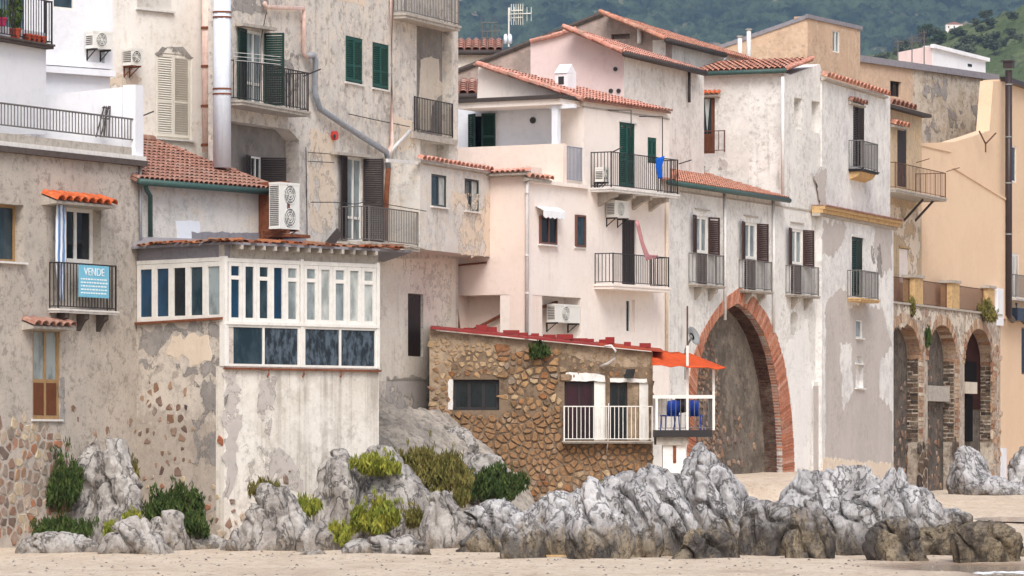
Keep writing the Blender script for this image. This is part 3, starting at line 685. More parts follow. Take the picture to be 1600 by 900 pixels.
def leaf_cloud(mb, C0, rad, n, size, rn, flat=1.0, shell=.5, up=.0, wid=.45):
    for _ in range(n):
        while True:
            d = Vector((rn.uniform(-1, 1), rn.uniform(-1, 1), rn.uniform(-1, 1)))
            if 1e-3 < d.length <= 1: break
        d = d.normalized() * (d.length ** shell)
        P = C0 + Vector((d.x * rad.x, d.y * rad.y, d.z * rad.z)); s_ = size * rn.uniform(.6, 1.4)
        a = Vector((rn.uniform(-1, 1), rn.uniform(-1, 1), rn.uniform(-1, 1) + up)).normalized(); b = a.cross(Vector((rn.uniform(-1, 1), rn.uniform(-1, 1), rn.uniform(-1, 1)))).normalized()
        mb.add([P - a * s_, P + b * s_ * wid, P + a * s_, P - b * s_ * wid], [(0, 1, 2, 3)])
def tree_meshes(seed, h, w, mat, n=700, leaf=.28):
    rn = random.Random(seed); tb = MB(); tb.tube([(0, 0, -.5), (.1, 0, h * .3), (0, .1, h * .6)], .16, 6, .07)
    for k in range(5):
        a = k * 1.3 + rn.random(); tb.tube([(0.05, 0, h * .35), (math.cos(a) * w * .3, math.sin(a) * w * .3, h * (.5 + .08 * k))], .07, 5, .03)
    cb = MB()
    for k in range(11):
        a = rn.random() * 6.28; r = rn.random() ** .6 * w * .34; zc = h * rn.uniform(.48, .86)
        leaf_cloud(cb, Vector((math.cos(a) * r, math.sin(a) * r, zc)), Vector((w * .2, w * .2, h * .15)) * rn.uniform(.7, 1.2), n // 11, leaf, rn, shell=.6)
    out = []
    for nm, b, m in (('trunk', tb, 'bark'), ('crown', cb, mat)):
        me = bpy.data.meshes.new(nm); me.from_pydata(b.v, [], b.f); me.materials.append(M[m]); out.append(me)
    return out
tm = [tree_meshes(1, 6.5, 7, 'leafhill', 900, .4), tree_meshes(2, 5.5, 6, 'leafgrey', 800, .36), tree_meshes(3, 9, 8.5, 'leafdark', 1100, .45)]
rn = random.Random(21); spots = []
for k in range(46):
    x = 1362 + rn.random() * 250; Y = 1560 + rn.random() * 88
    spots.append((x, Y, rn.choice([0, 0, 1, 1, 0]), rn.uniform(.7, 1.1)))
spots += [(1452, 1640, 2, 1.1), (1470, 1625, 2, .85)]
for x, Y, k, s_ in spots:
    X = (x - CX) / F * Y; b = Vector((X, Y, near_h(X, Y) - .2))
    lab = 'tall dark round-headed tree standing out on the near hill' if (k == 2 and s_ > 1) else 'smaller dark tree at the right of the tall round-headed one on the hill' if k == 2 else \
          ('silver-green olive tree on the near hill behind the white flat-roofed house' if k == 1 else 'bushy mid-green tree on the near hill behind the white flat-roofed house')
    tr = thing('tree', lab, 'tree', b, 'trees on the near hill')
    rot = Matrix.Translation(b) @ Matrix.Rotation(rn.random() * 6, 4, 'Z') @ Matrix.Diagonal((s_, s_, s_ * rn.uniform(.85, 1.1), 1))
    inst('trunk', tm[k][0], tr, rot); inst('crown', tm[k][1], tr, rot)
def far_house(label, x, y, Y, w, h, wallm='cream', roofm='tileold'):
    pl = Pl(x, Y, None); s0 = pl.s(x - w / 2); s1 = pl.s(x + w / 2); z1 = pl.z(x, y - h); z0 = pl.z(x, y) - 1.5
    t_ = thing('villa', label, 'house', pl.W((s0 + s1) / 2, 0, z0)); b = MB(); pl.box(b, s0, s1, -5, 0, z0, z1); mk('wall', b, wallm, t_)
    r = MB(); m = (s0 + s1) / 2; hh = (s1 - s0) * .16
    r.add([pl.W(a, o, z1 + q) for o in (.3, -5.3) for a, q in ((s0 - .3, .005), (s1 + .3, .005), (m, hh))], [(0, 1, 2), (5, 4, 3), (0, 2, 5, 3), (1, 4, 5, 2), (0, 3, 4, 1)]); mk('roof', r, roofm, t_)
    for k in range(3):
        wb_ = MB(); c = s0 + (s1 - s0) * (k + .5) / 3; pl.box(wb_, c - .35, c + .35, -.02, .03, z1 - 2.2, z1 - .9); mk('window', wb_, 'gdark', t_)
far_house('small cream villa among the trees far up the hill at right', 1491, 47, 2400, 26, 9)
far_house('small white house with pointed gable on the near hill at the far right', 1567, 38, 1645, 14, 7, 'white')
pb = MB(); rn = random.Random(77)      # pebbles and bits of shell at the foot of the rocks
for k in range(420):
    x = rn.uniform(20, 1480); Y = rn.uniform(84, 97.5) if rn.random() < .75 else rn.uniform(78, 86); X = (x - CX) / F * Y; r = rn.uniform(.012, .05) ; P0 = Vector((X, Y, ground_z(X, Y)))
    pb.add([P0 + Vector((math.cos(a * 1.2566) * r * rn.uniform(.8, 1.3), math.sin(a * 1.2566) * r, 0)) for a in range(5)] + [P0 + Z * r * .8], [(a, (a + 1) % 5, 5) for a in range(5)])
M['pebble'] = tilemat('pebble', '#8d847c', '#5f5751', '#c9c0b6', .3, 2)
tag(mk('pebbles', pb, 'pebble', kind='stuff'), 'small pebbles and shell scattered over the beach sand', 'pebbles')

# ---------------------------------------------------------------- the houses
Pl.hy = lambda s, x0, y0, x1, o=0: HY - (s.z(x0, y0, o) - H) * F / s.Y(x1, o)     # row of the level line through (x0,y0) at column x1
def lev(pl, x0, x1, yt, yb, o=0):
    return [(x0, yt), (x1, pl.hy(x0, yt, x1, o)), (x1, pl.hy(x0, yb, x1, o)), (x0, yb)]
def disc(parent, pl, x, y, r, o, mat, name='vent', th=.04):
    C0 = pl.P(x, y, o); b = MB(); b.tube([C0, C0 + pl.n * th], r, 14); return mk(name, b, mat, parent)
def rail_line(parent, pl, x0, x1, yt, yb, o, mat, sp=.12, bw=.018, **kw):
    xm = (x0 + x1) / 2
    return railing(parent, pl, [(pl.s(x0, o), o), (pl.s(x1, o), o)], pl.z(xm, yb, o), pl.z(xm, yt, o), mat, sp, bw, **kw)

# --- house at the left edge
A = Pl(222, 105, 4360)
a = thing('stucco_house', 'grey-brown stucco house at the left edge with a tiled canopy over its balcony window', 'house', A.P(110, 868))
w1, w2, w3 = A.rect(-30, 37, 318, 408), A.rect(104, 158, 324, 411), A.rect(51, 94, 513, 655)
aw = wall(a, A, [(-320, A.hy(222, 255, -320)), (222, 255), (222, 885), (-320, 900)], 'A', [(rl(w1), .33), (rl(w2), .33), (rl(w3), .12)], thick=.6)
window(a, A, w1, .32, 'frameochre', 2, None, 'gteal'); sill(a, A, w1, 'slabwhite')
window(a, A, w2, .32, 'framewhite', 2, None, 'gdark', fw=.11)
wo = window(a, A, w3, .11, 'frameochre', 2, .42, 'gcurt', fw=.09)
for k in (0, 1):
    b = MB(); m = (w3[0] + w3[1]) / 2; q = w3[0] + .1 if k == 0 else m + .05; A.box(b, q, q + (w3[1] - w3[0]) / 2 - .15, -.085, -.045, w3[2] + .1, w3[2] + (w3[3] - w3[2]) * .40); mk('lower_panel', b, 'woodred', wo)
sill(a, A, w3, 'slabwhite', d=.06)
patch(a, A, [(94, 590), (101, 590), (102, 662), (94, 662)], 'darkren', rough=.03)
tile_canopy(a, A, 90, 184, 300, 316, .5, 8, 'tilebright', .35); tile_canopy(a, A, 54, 120, 497, 509, .4, 6, 'tileold', .35)
balcony(a, A, 92, 184, 484, .3, 1.12, .1, 'slabwhite', 'iron', .13, 3, corbmat='concdark')
band(a, A, -320, A.hy(222, 252, -320), 222, 252, .14, .17, 'concdark', name='slab_edge'); band(a, A, -320, A.hy(222, 245, -320), 222, 245, .12, .13, 'slabwhite', name='terrace_slab')
band(a, A, -320, A.hy(212, 231, -320), 212, 231, .3, -.02, 'concrete', -.06, name='kerb')
railing(a, A, [(A.s(-320, -.05), -.05), (A.s(209, -.05), -.05)], A.z(75, 207, -.05), A.z(75, 170, -.05), 'irongrey', .135, .02, rail=.05)
b = MB(); A.box(b, A.s(210), A.s(222.5), -.35, .03, A.z(216, 254), A.z(216, 133)); mk('pillar', b, 'white', a)
stones(aw, A, [(-20, 655), (45, 655), (80, 672), (110, 690), (100, 830), (-20, 845)], .25, 'stonemix', seed=3, aspect=1.2, joint=.012, proud=.014, keep=.95, jit=.42)
stones(aw, A, [(95, 640), (150, 640), (215, 655), (213, 730), (120, 700)], .26, 'stonedark', seed=8, aspect=1.2, keep=.3, proud=.008, jit=.45)
PP = Pl(222, 105.25, 9395)
wall(a, PP, [(61, 150), (212, 134), (212, 240), (61, 225)], 'white', thick=.15, name='parapet')
b = MB(); b.tube([A.P(205, 188, -.1), A.P(240, 174, .1)], .018, 5); mk('clothes_pole', b, 'iron', a)

AA = Pl(72, 102.9, 3700)
v = thing('white_house', 'bright white house above the terrace with potted plants on its balcony', 'house', AA.P(30, 205))
wall(v, AA, [(-320, -60), (-60, -60), (-60, 30), (72, 52), (72, 210), (-320, 210)], 'white', thick=.9)
balcony(v, AA, -60, 84, 57, .22, 1.05, .12, 'concdark', 'iron', .125)
AW = Pl(165, 106.4, 6700)
ww = AW.rect(82, 117, -25, 15)
wall(v, AW, [(50, -40), (172, -40), (172, 240), (50, 240)], 'white', [(rl(ww), .1)], thick=.3, name='rear_wall')
window(v, AW, ww, .09, 'framewhite', 1, None, 'gteal', fw=.06)
band(v, AW, 60, 92, 173, 100, .14, .12, 'white'); band(v, AW, 60, 103, 173, 111, .16, .2, 'white'); b = MB(); AW.box(b, AW.s(160), AW.s(172), -.01, .1, AW.z(166, 100), AW.z(166, -40)); mk('pilaster', b, 'white', v)
ac_unit('air conditioner on the bright white wall, nearest the potted plants', AW, 146, 176, 49, 76, 0, .3)
def pot(label, P, r, h, mat, plant=None, ph=.6, pw=.2, n=200, seed=1):
    t_ = thing('flower_pot', label, 'plant pot', P, 'pots on the white balcony'); b = MB(); b.tube([P, P + Z * h], r * .75, 12, r); b.tube([P + Z * (h - .03), P + Z * (h + .004)], r * 1.1, 12); mk('pot', b, mat, t_)
    if plant:
        c = MB(); leaf_cloud(c, P + Z * (h + ph * .5), Vector((pw, pw, ph * .55)), n, .06, random.Random(seed), up=1.5); mk('foliage', c, plant, t_, kind='stuff')
zb = AA.z(12, 57, .22)
pot('tall leafy plant in a clay pot on the white balcony', AA.W(AA.s(24, .1), .1, zb), .14, .24, 'pot', 'leafdark', 1.0, .17, 420, 2)
pot('magenta pot at the left edge on the white balcony', AA.W(AA.s(3, .1), .1, zb + .25), .12, .2, 'potpink', 'leafdark', .2, .12, 60, 3)
for k, xx in enumerate((43, 51, 58, 66)): pot('%s of the four small empty clay pots on the white balcony' % ('leftmost', 'second from left', 'third from left', 'rightmost')[k], AA.W(AA.s(xx, .12), .12, zb), .11, .16, 'pot')

B = Pl(330, 113.2, 6500)
hb = thing('cream_house', 'tall narrow cream house with closed cream shutters behind the brown tiled roof', 'house', B.P(250, 300))
r1, r2 = B.rect(243, 299, 84, 217), B.rect(214, 268, -110, 15)
wall(hb, B, [(150, -50), (340, -50), (340, 330), (150, 330)], 'cream', [(rl(r1), .12), (rl(r2), .12)])
closed_shutters(hb, B, r1, 'woodcream', -.02); closed_shutters(hb, B, r2, 'woodcream', -.02); sill(hb, B, r1, 'slabwhite'); sill(hb, B, r2, 'slabwhite')
patch(hb, B, [(241, 86), (255, 72), (285, 74), (303, 90)], 'darkren', rough=.03); patch(hb, B, [(170, 120), (214, 108), (220, 130), (205, 150), (168, 150)], 'creamren')
ac_unit('air conditioner on rusty bracket on the cream wall left of the cream shutters', B, 206, 223, 76, 102, 0, .35, bracket='rust', dark='acdark')
C = Pl(480, 115, 3400)
pipe(hb, [B.P(323, -20, .3), B.P(323, 238, .3)], .13, 'pipepink', 'soil_pipe')
for y in (42, 102, 164, 225):
    b = MB(); b.tube([B.P(323, y, .3), B.P(323, y + 4, .3)], .16, 10); mk('pipe_clip', b, 'rust', hb)

# --- tall grey house
c = thing('tall_grey_house', 'tall weathered grey house with green shutters, loggias and iron balconies', 'house', C.P(560, 660))
gd, bd, ed = C.rect(384, 411, 49, 163), C.rect(541, 566, 246, 377), C.rect(637, 661, 459, 557)
g1, g2, hh = C.rect(540, 567, 58, 130), C.rect(582, 608, 68, 139), C.rect(657, 702, 222, 254)
def lp(pl, pts, o=0): return [(pl.s(x, o), pl.z(x, y, o)) for x, y in pts]
lg1 = lp(C, [(361, 189), (452, 202), (468, 220), (468, 330), (361, 322)]); lg2 = lp(C, [(651, 37), (706, 47), (706, 216), (651, 206)])
cw = wall(c, C, [(352, -60), (716, -60), (716, 700), (352, 700)], 'C', [(rl(gd), .12), (rl(bd), .12), (rl(ed), .14), (rl(g1), .1), (rl(g2), .1), (rl(hh), .4), (lg1, .44), (lg2, .3)], thick=.5)
pipe(c, [C.P(347, -30, .28), C.P(347, 262, .28)], .235, 'ductwhite', 'ventilation_duct')
for y in (18, 26, 138, 146):
    b = MB(); b.tube([C.P(347, y, .28), C.P(347, y + 2.5, .28)], .25, 14); mk('duct_band', b, 'rust', c)
def french(parent, pl, r, dep, sm_, la, ra, w=None, fm='framewhite', gm='gcurt', tr=.28, o=0):
    wo = window(parent, pl, r, dep, fm, 2, tr, gm, fw=.07, name='french_door', o=o); w = w or (r[1] - r[0]) / 2
    shutter(wo, pl, r[0] - .01, 1, r[2], r[3], w, la, sm_, .03 + o); shutter(wo, pl, r[1] + .01, -1, r[2], r[3], w, ra, sm_, .03 + o); return wo
french(c, C, gd, .1, 'wooddkgreen', 176, 100, .56)
french(c, C, bd, .1, 'wooddark', 172, 112, .58)
for g in (g1, g2): closed_shutters(c, C, g, 'woodgreen', -.02); sill(c, C, g, 'slabwhite', d=.06)
balcony(c, C, 378, 484, 165, .7, 1.05, .14, 'concrete', 'iron', .115)
balcony(c, C, 578, 656, 381, .98, .98, .16, 'concrete', 'irongrey', .12)
balcony(c, C, 634, 719, 30, .5, 1.05, .16, 'concrete', 'irongrey', .12)
rail_line(c, C, 648, 707, 157, 210, .05, 'iron', .12)
band(c, C, 640, 207, 709, 219, .16, .12, 'concrete', name='ledge'); band(c, C, 515, 237, 572, 243, .08, .22, 'concrete', name='door_hood'); band(c, C, 367, 36, 420, 44, .08, .25, 'concrete', name='door_hood')
b = MB(); C.box(b, ed[0] + .02, ed[1] - .02, -.13, -.08, ed[2] + .02, ed[3] - .02)
dd = mk('door', b, 'wooddark', c)
for k in range(6):
    b = MB(); q = ed[0] + .03 + (ed[1] - ed[0] - .06) * k / 6; C.box(b, q, q + (ed[1] - ed[0] - .06) / 6 - .015, -.08, -.06, ed[2] + .03, ed[3] - .03); mk('plank', b, 'wooddark', dd)
# inside the left loggia: dark grey room with half-open brown shutters
CL = C.off(-.44); lw = CL.rect(386, 402, 245, 300)
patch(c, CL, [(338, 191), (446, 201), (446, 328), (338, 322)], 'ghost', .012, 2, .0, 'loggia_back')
wo = window(c, CL, lw, -.03, 'framewhite', 2, None, 'gdark', fw=.05); shutter(wo, CL, lw[0], 1, lw[2], lw[3], .5, 165, 'wooddark', .1); shutter(wo, CL, lw[1], -1, lw[2], lw[3], .7, 120, 'wooddark', .1)
CG = C.off(-.3)
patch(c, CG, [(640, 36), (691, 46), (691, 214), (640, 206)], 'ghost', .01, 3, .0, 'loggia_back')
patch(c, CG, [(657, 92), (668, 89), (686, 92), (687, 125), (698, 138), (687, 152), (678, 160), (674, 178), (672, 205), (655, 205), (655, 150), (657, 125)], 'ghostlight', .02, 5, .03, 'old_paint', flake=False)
patch(c, C, [(355, -40), (420, -40), (420, 22), (355, 16)], 'darkren', .006, 4); patch(c, C, [(500, -40), (575, -40), (572, 8), (510, -2)], 'creamren', .006, 6); patch(c, C, [(612, 180), (648, 190), (648, 230), (620, 236)], 'creamren', .006, 9)
patch(c, C, [(440, 90), (470, 84), (470, 140), (450, 150), (441, 130)], 'darkren', .006, 12, .08); patch(c, C, [(484, 200), (525, 215), (522, 238), (520, 360), (484, 360)], 'creamren', .006, 13); patch(c, C, [(560, 404), (712, 404), (712, 596), (560, 596)], 'E', .008, 14, 0, holes=[rl(ed)]); patch(c, C, [(630, 405), (706, 415), (706, 520), (668, 520), (664, 450), (630, 452)], 'E', .012, 15, .05); patch(c, C, [(605, 590), (690, 590), (690, 690), (600, 650)], 'greyren', .008, 16)
pipe(c, [C.P(413, 4, .12), C.P(416, 11, .12), C.P(474, 13, .12), C.P(475, 18, .12), C.P(475, 84, .12), C.P(480, 90, .14)], .06, 'pipepink')
pipe(c, [C.P(480, 88, .14), C.P(489, 86, .16), C.P(493, 94, .16), C.P(492, 145, .16), C.P(500, 170, .16), C.P(540, 197, .16), C.P(604, 238, .16), C.P(607, 262, .16)], .085, 'zinc', 'drain_duct')
pipe(c, [C.P(612, -20, .1), C.P(612, 226, .1), C.P(607, 240, .16)], .065, 'pipepink'); pipe(c, [C.P(607, 262, .16), C.P(604, 300, .16), C.P(602, 376, .16)], .075, 'rust')
pipe(c, [C.P(641, 204, .1), C.P(612, 234, .16), C.P(607, 242, .16)], .05, 'pipewhite')
b = MB(); b.tube([C.P(474, 119, .66), C.P(501, 108, .9)], .02, 5); mk('clothes_pole', b, 'iron', c)
for k, (q, y0, y1) in enumerate(((0, 238, 241), (0, 252, 254))):
    b = MB(); b.tube([C.P(481, y0, .05), C.P(522, y1, .05)], .01, 4); mk('cable', b, 'iron', c)
b = MB(); b.tube([C.P(478, 230, .05), C.P(480, 370, .05)], .012, 4); mk('cable', b, 'iron', c); b = MB(); b.tube([C.P(486, 316, .1), C.P(520, 316, .5), C.P(556, 319, .9), C.P(574, 314, 1.0), C.P(666, 330, 1.06)], .012, 4); mk('cable', b, 'iron', c)
sr = thing('alarm_siren', 'small red round alarm siren on the grey wall under the slanting pipe', 'siren', C.P(521, 220)); disc(sr, C, 519, 212, .13, -.01, 'siren', 'housing', .14); disc(sr, C, 522, 213, .06, .12, 'acdark', 'horn', .03)
D = C.off(1.0); d1, d2 = D.rect(674, 698, 273, 323), D.rect(726, 749, 280, 330)
wall(c, C, lev(C, 656, 768, 251, 389, 1.0), 'D', [(rl(d1), .1), (rl(d2), .1)], thick=1.02, o=1.0, name='projecting_room')
for q in (d1, d2): window(c, D, q, .09, 'framegrey', 2, None, ('gteal', 'glight'), fw=.06); sill(c, D, q, 'slabwhite', d=.07)
tile_canopy(c, C, 660, 771, 250, 258, .18, 17, 'tilepink', .3, o=1.0, name='coping'); band(c, C, 605, 248, 660, 252, .1, .03, 'slabwhite', 1.0, 'coping_slab')
patch(c, D, [(704, 300), (766, 305), (766, 402), (718, 398)], 'creamren', .006, 19, .05)
G = Pl(222, 105, 5400)
at = ac_unit('tall twin-fan air conditioner in a rusty frame at the corner of the brown tiled roof', G, 437, 468, 286, 358, .3, .35, 2, bracket='rust', dark='acgrey', gap=.3)
b = MB(); s0, s1, z0, z1 = G.rect(432, 437, 284, 362, .6); G.box(b, s0, s1 - .01, .0, .95, z0 - .05, z1); G.box(b, s0, s1 + .85, .0, .95, z0 - .14, z0 - .06); mk('rusty_frame', b, 'rust', at)
# --- low house with the brown tiled roof
g = thing('low_tiled_house', 'low pale-grey house with brown tiled lean-to roof and green gutter', 'house', G.P(320, 400))
wall(g, G, lev(G, 222, 440, 284, 420), 'G', thick=.6)
pt = math.radians(18.7); up = G.n * -math.cos(pt) + Z * math.sin(pt)
E0, E1 = G.P(215, 279.5, .3), G.P(434, G.hy(215, 279.5, 434, .3), .3)
tiled_roof(g, E0, E1, up, 4.5, 'tileold', .19, .34)
b = MB(); b.tube([E0 + up * 4.5 + Z * .05 - G.d * .5, E1 + up * 4.5 + Z * .05], .13, 8); mk('ridge_cap', b, 'tileold', g)
verge(g, E1 + G.d * .05 + Z * .03, E1 + G.d * .05 + Z * .03 + up * 4.5, .08, 'tileold')
b = MB(); b.tube([E0 + G.n * .05 - Z * .07, E1 + G.n * .05 - Z * .07], .085, 8); mk('gutter', b, 'pipegreen', g, smooth=True)
pipe(g, [G.P(226, 284, .32), G.P(229, 297, .2), G.P(235, 306, .12), G.P(235, 370, .12)], .06, 'pipegreen')
pipe(g, [G.P(219, 250, .05), G.P(220, 380, .1)], .035, 'zinc', 'cable_conduit')
patch(g, G, [(300, 362), (478, 366), (478, 396), (300, 392)], 'sheet', .03, 5, .02, 'flashing', flake=False); patch(g, G, [(276, 345), (312, 345), (314, 385), (278, 380)], 'coolwhite', .02, 6, .02, flake=False)

# --- glazed sunroom house
FL, FF = Pl(213, 104.8, -5700), Pl(350, 102.4, 7170)
f = thing('sunroom_house', 'stained house with a white-framed glazed sunroom under a ragged rusty roof', 'house', FF.P(360, 868))
flw = wall(f, FL, [(212, 506), (350.4, 498), (350.4, 885), (212, 885)], 'FL', thick=.3, o=.004)
ffw = wall(f, FF, lev(FF, 350, 592, 572, 885), 'F', thick=.3)
win = window(f, FL, FL.rect(215, 349, 411, 501), .1, 'framewhite', 5, None, ('gblue', 'gblue', 'gdark', 'gteal', 'gcurt'), fw=.12, mw=.2, o=.05)
band(f, FL, 213, 504, 350, 495.5, .06, .1, 'rust', name='sill')
def sash(x0, x1, k, gm):
    return window(f, FF, (FF.s(x0), FF.s(x1), zlo, zhi), .1, 'framewhite', 1, .74 if k % 2 == 0 else None, gm, fw=.095, o=.05, name='sash')
zlo, zhi = FF.z(470, 505), FF.z(470, 414)
gl = ['gblue', 'gteal', 'gteal', 'gblue', 'gcurt', 'gcurt', 'glight', 'gcurt', 'glight', 'glight']
for k in range(5): sash(356 + k * 22.3, 356 + k * 22.3 + 21.9, k, gl[k]); 
for k in range(5): sash(474.5 + k * 22.5, 474.5 + k * 22.5 + 22.1, k, gl[5 + k])
z0_, z1_ = FF.z(470, 574), FF.z(470, 510)
window(f, FF, (FF.s(354), FF.s(468), z0_, z1_), .1, 'framewhite', 2, None, ('gteal', 'gpat'), fw=.06, o=.05); window(f, FF, (FF.s(473.5), FF.s(588), z0_, z1_), .1, 'framewhite', 2, None, 'gpat', fw=.06, o=.05)
b = MB(); FF.box(b, FF.s(351), FF.s(591), -.15, .06, FF.z(470, 510) + .003, zlo - .003); mk('transom_beam', b, 'framewhite', f)
for x in (351.6, 470.7, 589.5):
    b = MB(); FF.box(b, FF.s(x) - .05, FF.s(x) + .05, -.15, .045, z0_, zhi + .14); mk('post', b, 'framewhite', f)
band(f, FF, 350, FF.hy(470, 576, 350), 592, FF.hy(470, 576, 592), .05, .1, 'rust', name='sill')
b = MB(); FF.box(b, FF.s(350.5), FF.s(592), -.2, -.02, zhi + .004, zhi + .5); mk('header_board', b, 'concrete', f); b = MB(); FL.box(b, FL.s(214), FL.s(350), -.2, -.02, FL.z(281, 411) + .004, FL.z(281, 411) + .5); mk('header_board', b, 'sheet', f)
b = MB(); FF.box(b, FF.s(352), FF.s(590), -.1, .03, zhi + .004, zhi + .1); mk('head_rail', b, 'framewhite', f); b = MB(); FL.box(b, FL.s(215), FL.s(349), -.1, .03, FL.z(281, 411) + .004, FL.z(281, 411) + .1); mk('head_rail', b, 'framewhite', f)
# roof deck and its ragged tile edge
zr = zhi + .42; b = MB(); pts = [FL.W(FL.s(212), .25, zr), FF.W(FF.s(349), .3, zr), FF.W(FF.s(630), .3, zr), C.W(C.s(600), .02, zr + .35), C.W(C.s(470), .02, zr + .35), G.W(G.s(300), .02, zr + .3), G.W(G.s(222), .02, zr + .25)]
b.add(pts + [p_ + Z * .06 for p_ in pts], [tuple(range(7)), tuple(range(13, 6, -1))] + [(i, (i + 1) % 7, 7 + (i + 1) % 7, 7 + i) for i in range(7)]); rf = mk('roof', b, 'sheet', f)
rn = random.Random(4)
def ragged(pl, xa, xb, n, o):
    me = tile_mesh('tilerust'); s0, s1 = pl.s(xa, o), pl.s(xb, o); cw = (s1 - s0) / n
    for k in range(n):
        L = rn.uniform(.5, .9); cpt = pl.W(s0 + cw * (k + .5) + rn.uniform(-.03, .03), o + rn.uniform(-.05, .12), zr + .05 + rn.uniform(0, .05)); u = (pl.n * -1 + Z * rn.uniform(.04, .12)).normalized(); nr = pl.d.cross(u); nr = nr if nr.z > 0 else -nr; e = pl.d
        wv = cw * rn.uniform(.85, 1.1)
        inst('tile', me, rf, Matrix(((e.x * wv, u.x * L, nr.x * wv * .6, cpt.x), (e.y * wv, u.y * L, nr.y * wv * .6, cpt.y), (0, u.z * L, nr.z * wv * .6, cpt.z), (0, 0, 0, 1))))

ragged(FL, 214, 350, 15, .3); ragged(FF, 350, 632, 28, .34)
for k in range(13):
    x = 366 + k * 17.5; b = MB(); FF.box(b, FF.s(x) - .04, FF.s(x) + .04, -.3, .3, zr - .11, zr - .003); mk('rafter', b, 'concrete', f)
patch(f, FL, [(268, 528), (300, 520), (328, 530), (333, 548), (318, 566), (300, 572), (286, 560), (255, 556)], 'creamren', .012, 3, .1, flake=False); patch(f, FL, [(217, 512), (345, 503), (348, 520), (330, 526), (300, 516), (262, 528), (246, 560), (217, 548)], 'darkren', .009, 4, .08); patch(f, FL, [(217, 562), (290, 572), (318, 570), (335, 556), (348, 560), (348, 590), (290, 584), (217, 575)], 'darkren', .009, 6, .1)
stones(flw, FL, [(218, 590), (300, 588), (302, 640), (300, 735), (222, 735)], .27, 'stonedark', seed=5, aspect=1.15, keep=.72, proud=.012, o=.004, joint=.03, jit=.45)
stones(flw, FL, [(220, 735), (300, 735), (345, 760), (345, 850), (222, 850)], .26, 'stonemix', seed=15, aspect=1.2, keep=.35, proud=.025, o=.004)
patch(f, FL, [(304, 600), (348, 592), (350, 790), (310, 800), (300, 700)], 'darkren', .012, 9, .2); stones(flw, FL, [(336, 683), (349, 683), (349, 699), (336, 699)], .22, 'brick', seed=2, aspect=2.2, o=.02)
patch(f, FF, [(352, 590), (372, 586), (380, 640), (366, 760), (352, 790)], 'greyren', .01, 21, .1); patch(f, FF, [(405, 590), (432, 592), (430, 640), (420, 690), (404, 640)], 'greyren', .009, 22, .06); patch(f, FF, [(385, 700), (450, 705), (470, 760), (440, 770), (385, 745)], 'greyren', .009, 24, .14)
stones(ffw, FF, [(350, 790), (372, 770), (385, 850), (350, 860)], .25, 'stonemix', seed=9, keep=.7); stones(ffw, FF, [(425, 730), (455, 728), (455, 748), (425, 748)], .22, 'stonedark', seed=9, keep=.7)
for x in (420, 475, 534):
    b = MB(); P0 = FF.P(x, 577, .1); b.tube([P0, P0 - Z * .12, P0 - Z * .2 - FF.d * .05], .025, 6); mk('spout', b, 'rust', f)

rk = thing('clothes_rack', 'folded wire clothes rack leaning on the white terrace parapet', 'clothes rack', PP.P(160, 215, .1))
for xa, xb in ((150, 163), (157, 170), (163, 166), (170, 172)):
    b = MB(); b.tube([PP.P(xa, 214, .35), PP.P(xb, 166, .06)], .02, 5); mk('bar', b, 'mesh', rk)
for yy in (168, 185): b = MB(); b.tube([PP.P(160, yy, .1), PP.P(172, yy + 1, .1)], .018, 5); mk('bar', b, 'mesh', rk)
rn = random.Random(12)
for k in range(11):       # rotten boards at the right end of the sunroom roof
    x = 556 + k * 8.5; b = MB(); P0 = FF.W(FF.s(x), .2 + rn.uniform(-.3, .2), zr + .07 + rn.uniform(0, .12)); e1 = (FF.d + FF.n * rn.uniform(-.8, .8) + Z * rn.uniform(-.15, .12)).normalized(); e2 = Z.cross(e1).normalized(); b.fbox(P0, e1, e2, e1.cross(e2), -.3, rn.uniform(.15, .4), -.05, .05, -.015, .015); mk('broken_board', b, rn.choice(['tilerust', 'concrete', 'rust']), rf)
bp = MB(); P0 = FF.P(512, 384, -.1); bp.fbox(P0, (FF.d + Z * .9).normalized(), FF.n, (Z - FF.d * .9).normalized(), -.1, .55, -.02, .02, -.12, .12); tag(mk('plank', bp, 'mesh'), 'dark plank lying aslant on the ragged sunroom roof', 'plank')
for pts in ([C.P(545, 178, .06), C.P(590, 188, .06), C.P(640, 198, .08)], [C.P(416, 20, .12), C.P(408, 60, .14), C.P(406, 157, .14)]):
    b = MB(); b.tube(pts, .013, 4); mk('cable', b, 'iron', c)
for y0 in (82, 88, 94): b = MB(); b.tube([C.P(366, y0, .7), C.P(412, y0 + 4, .66), C.P(438, y0 + 7, .7)], .008, 4); mk('washing_line', b, 'slabwhite', c)

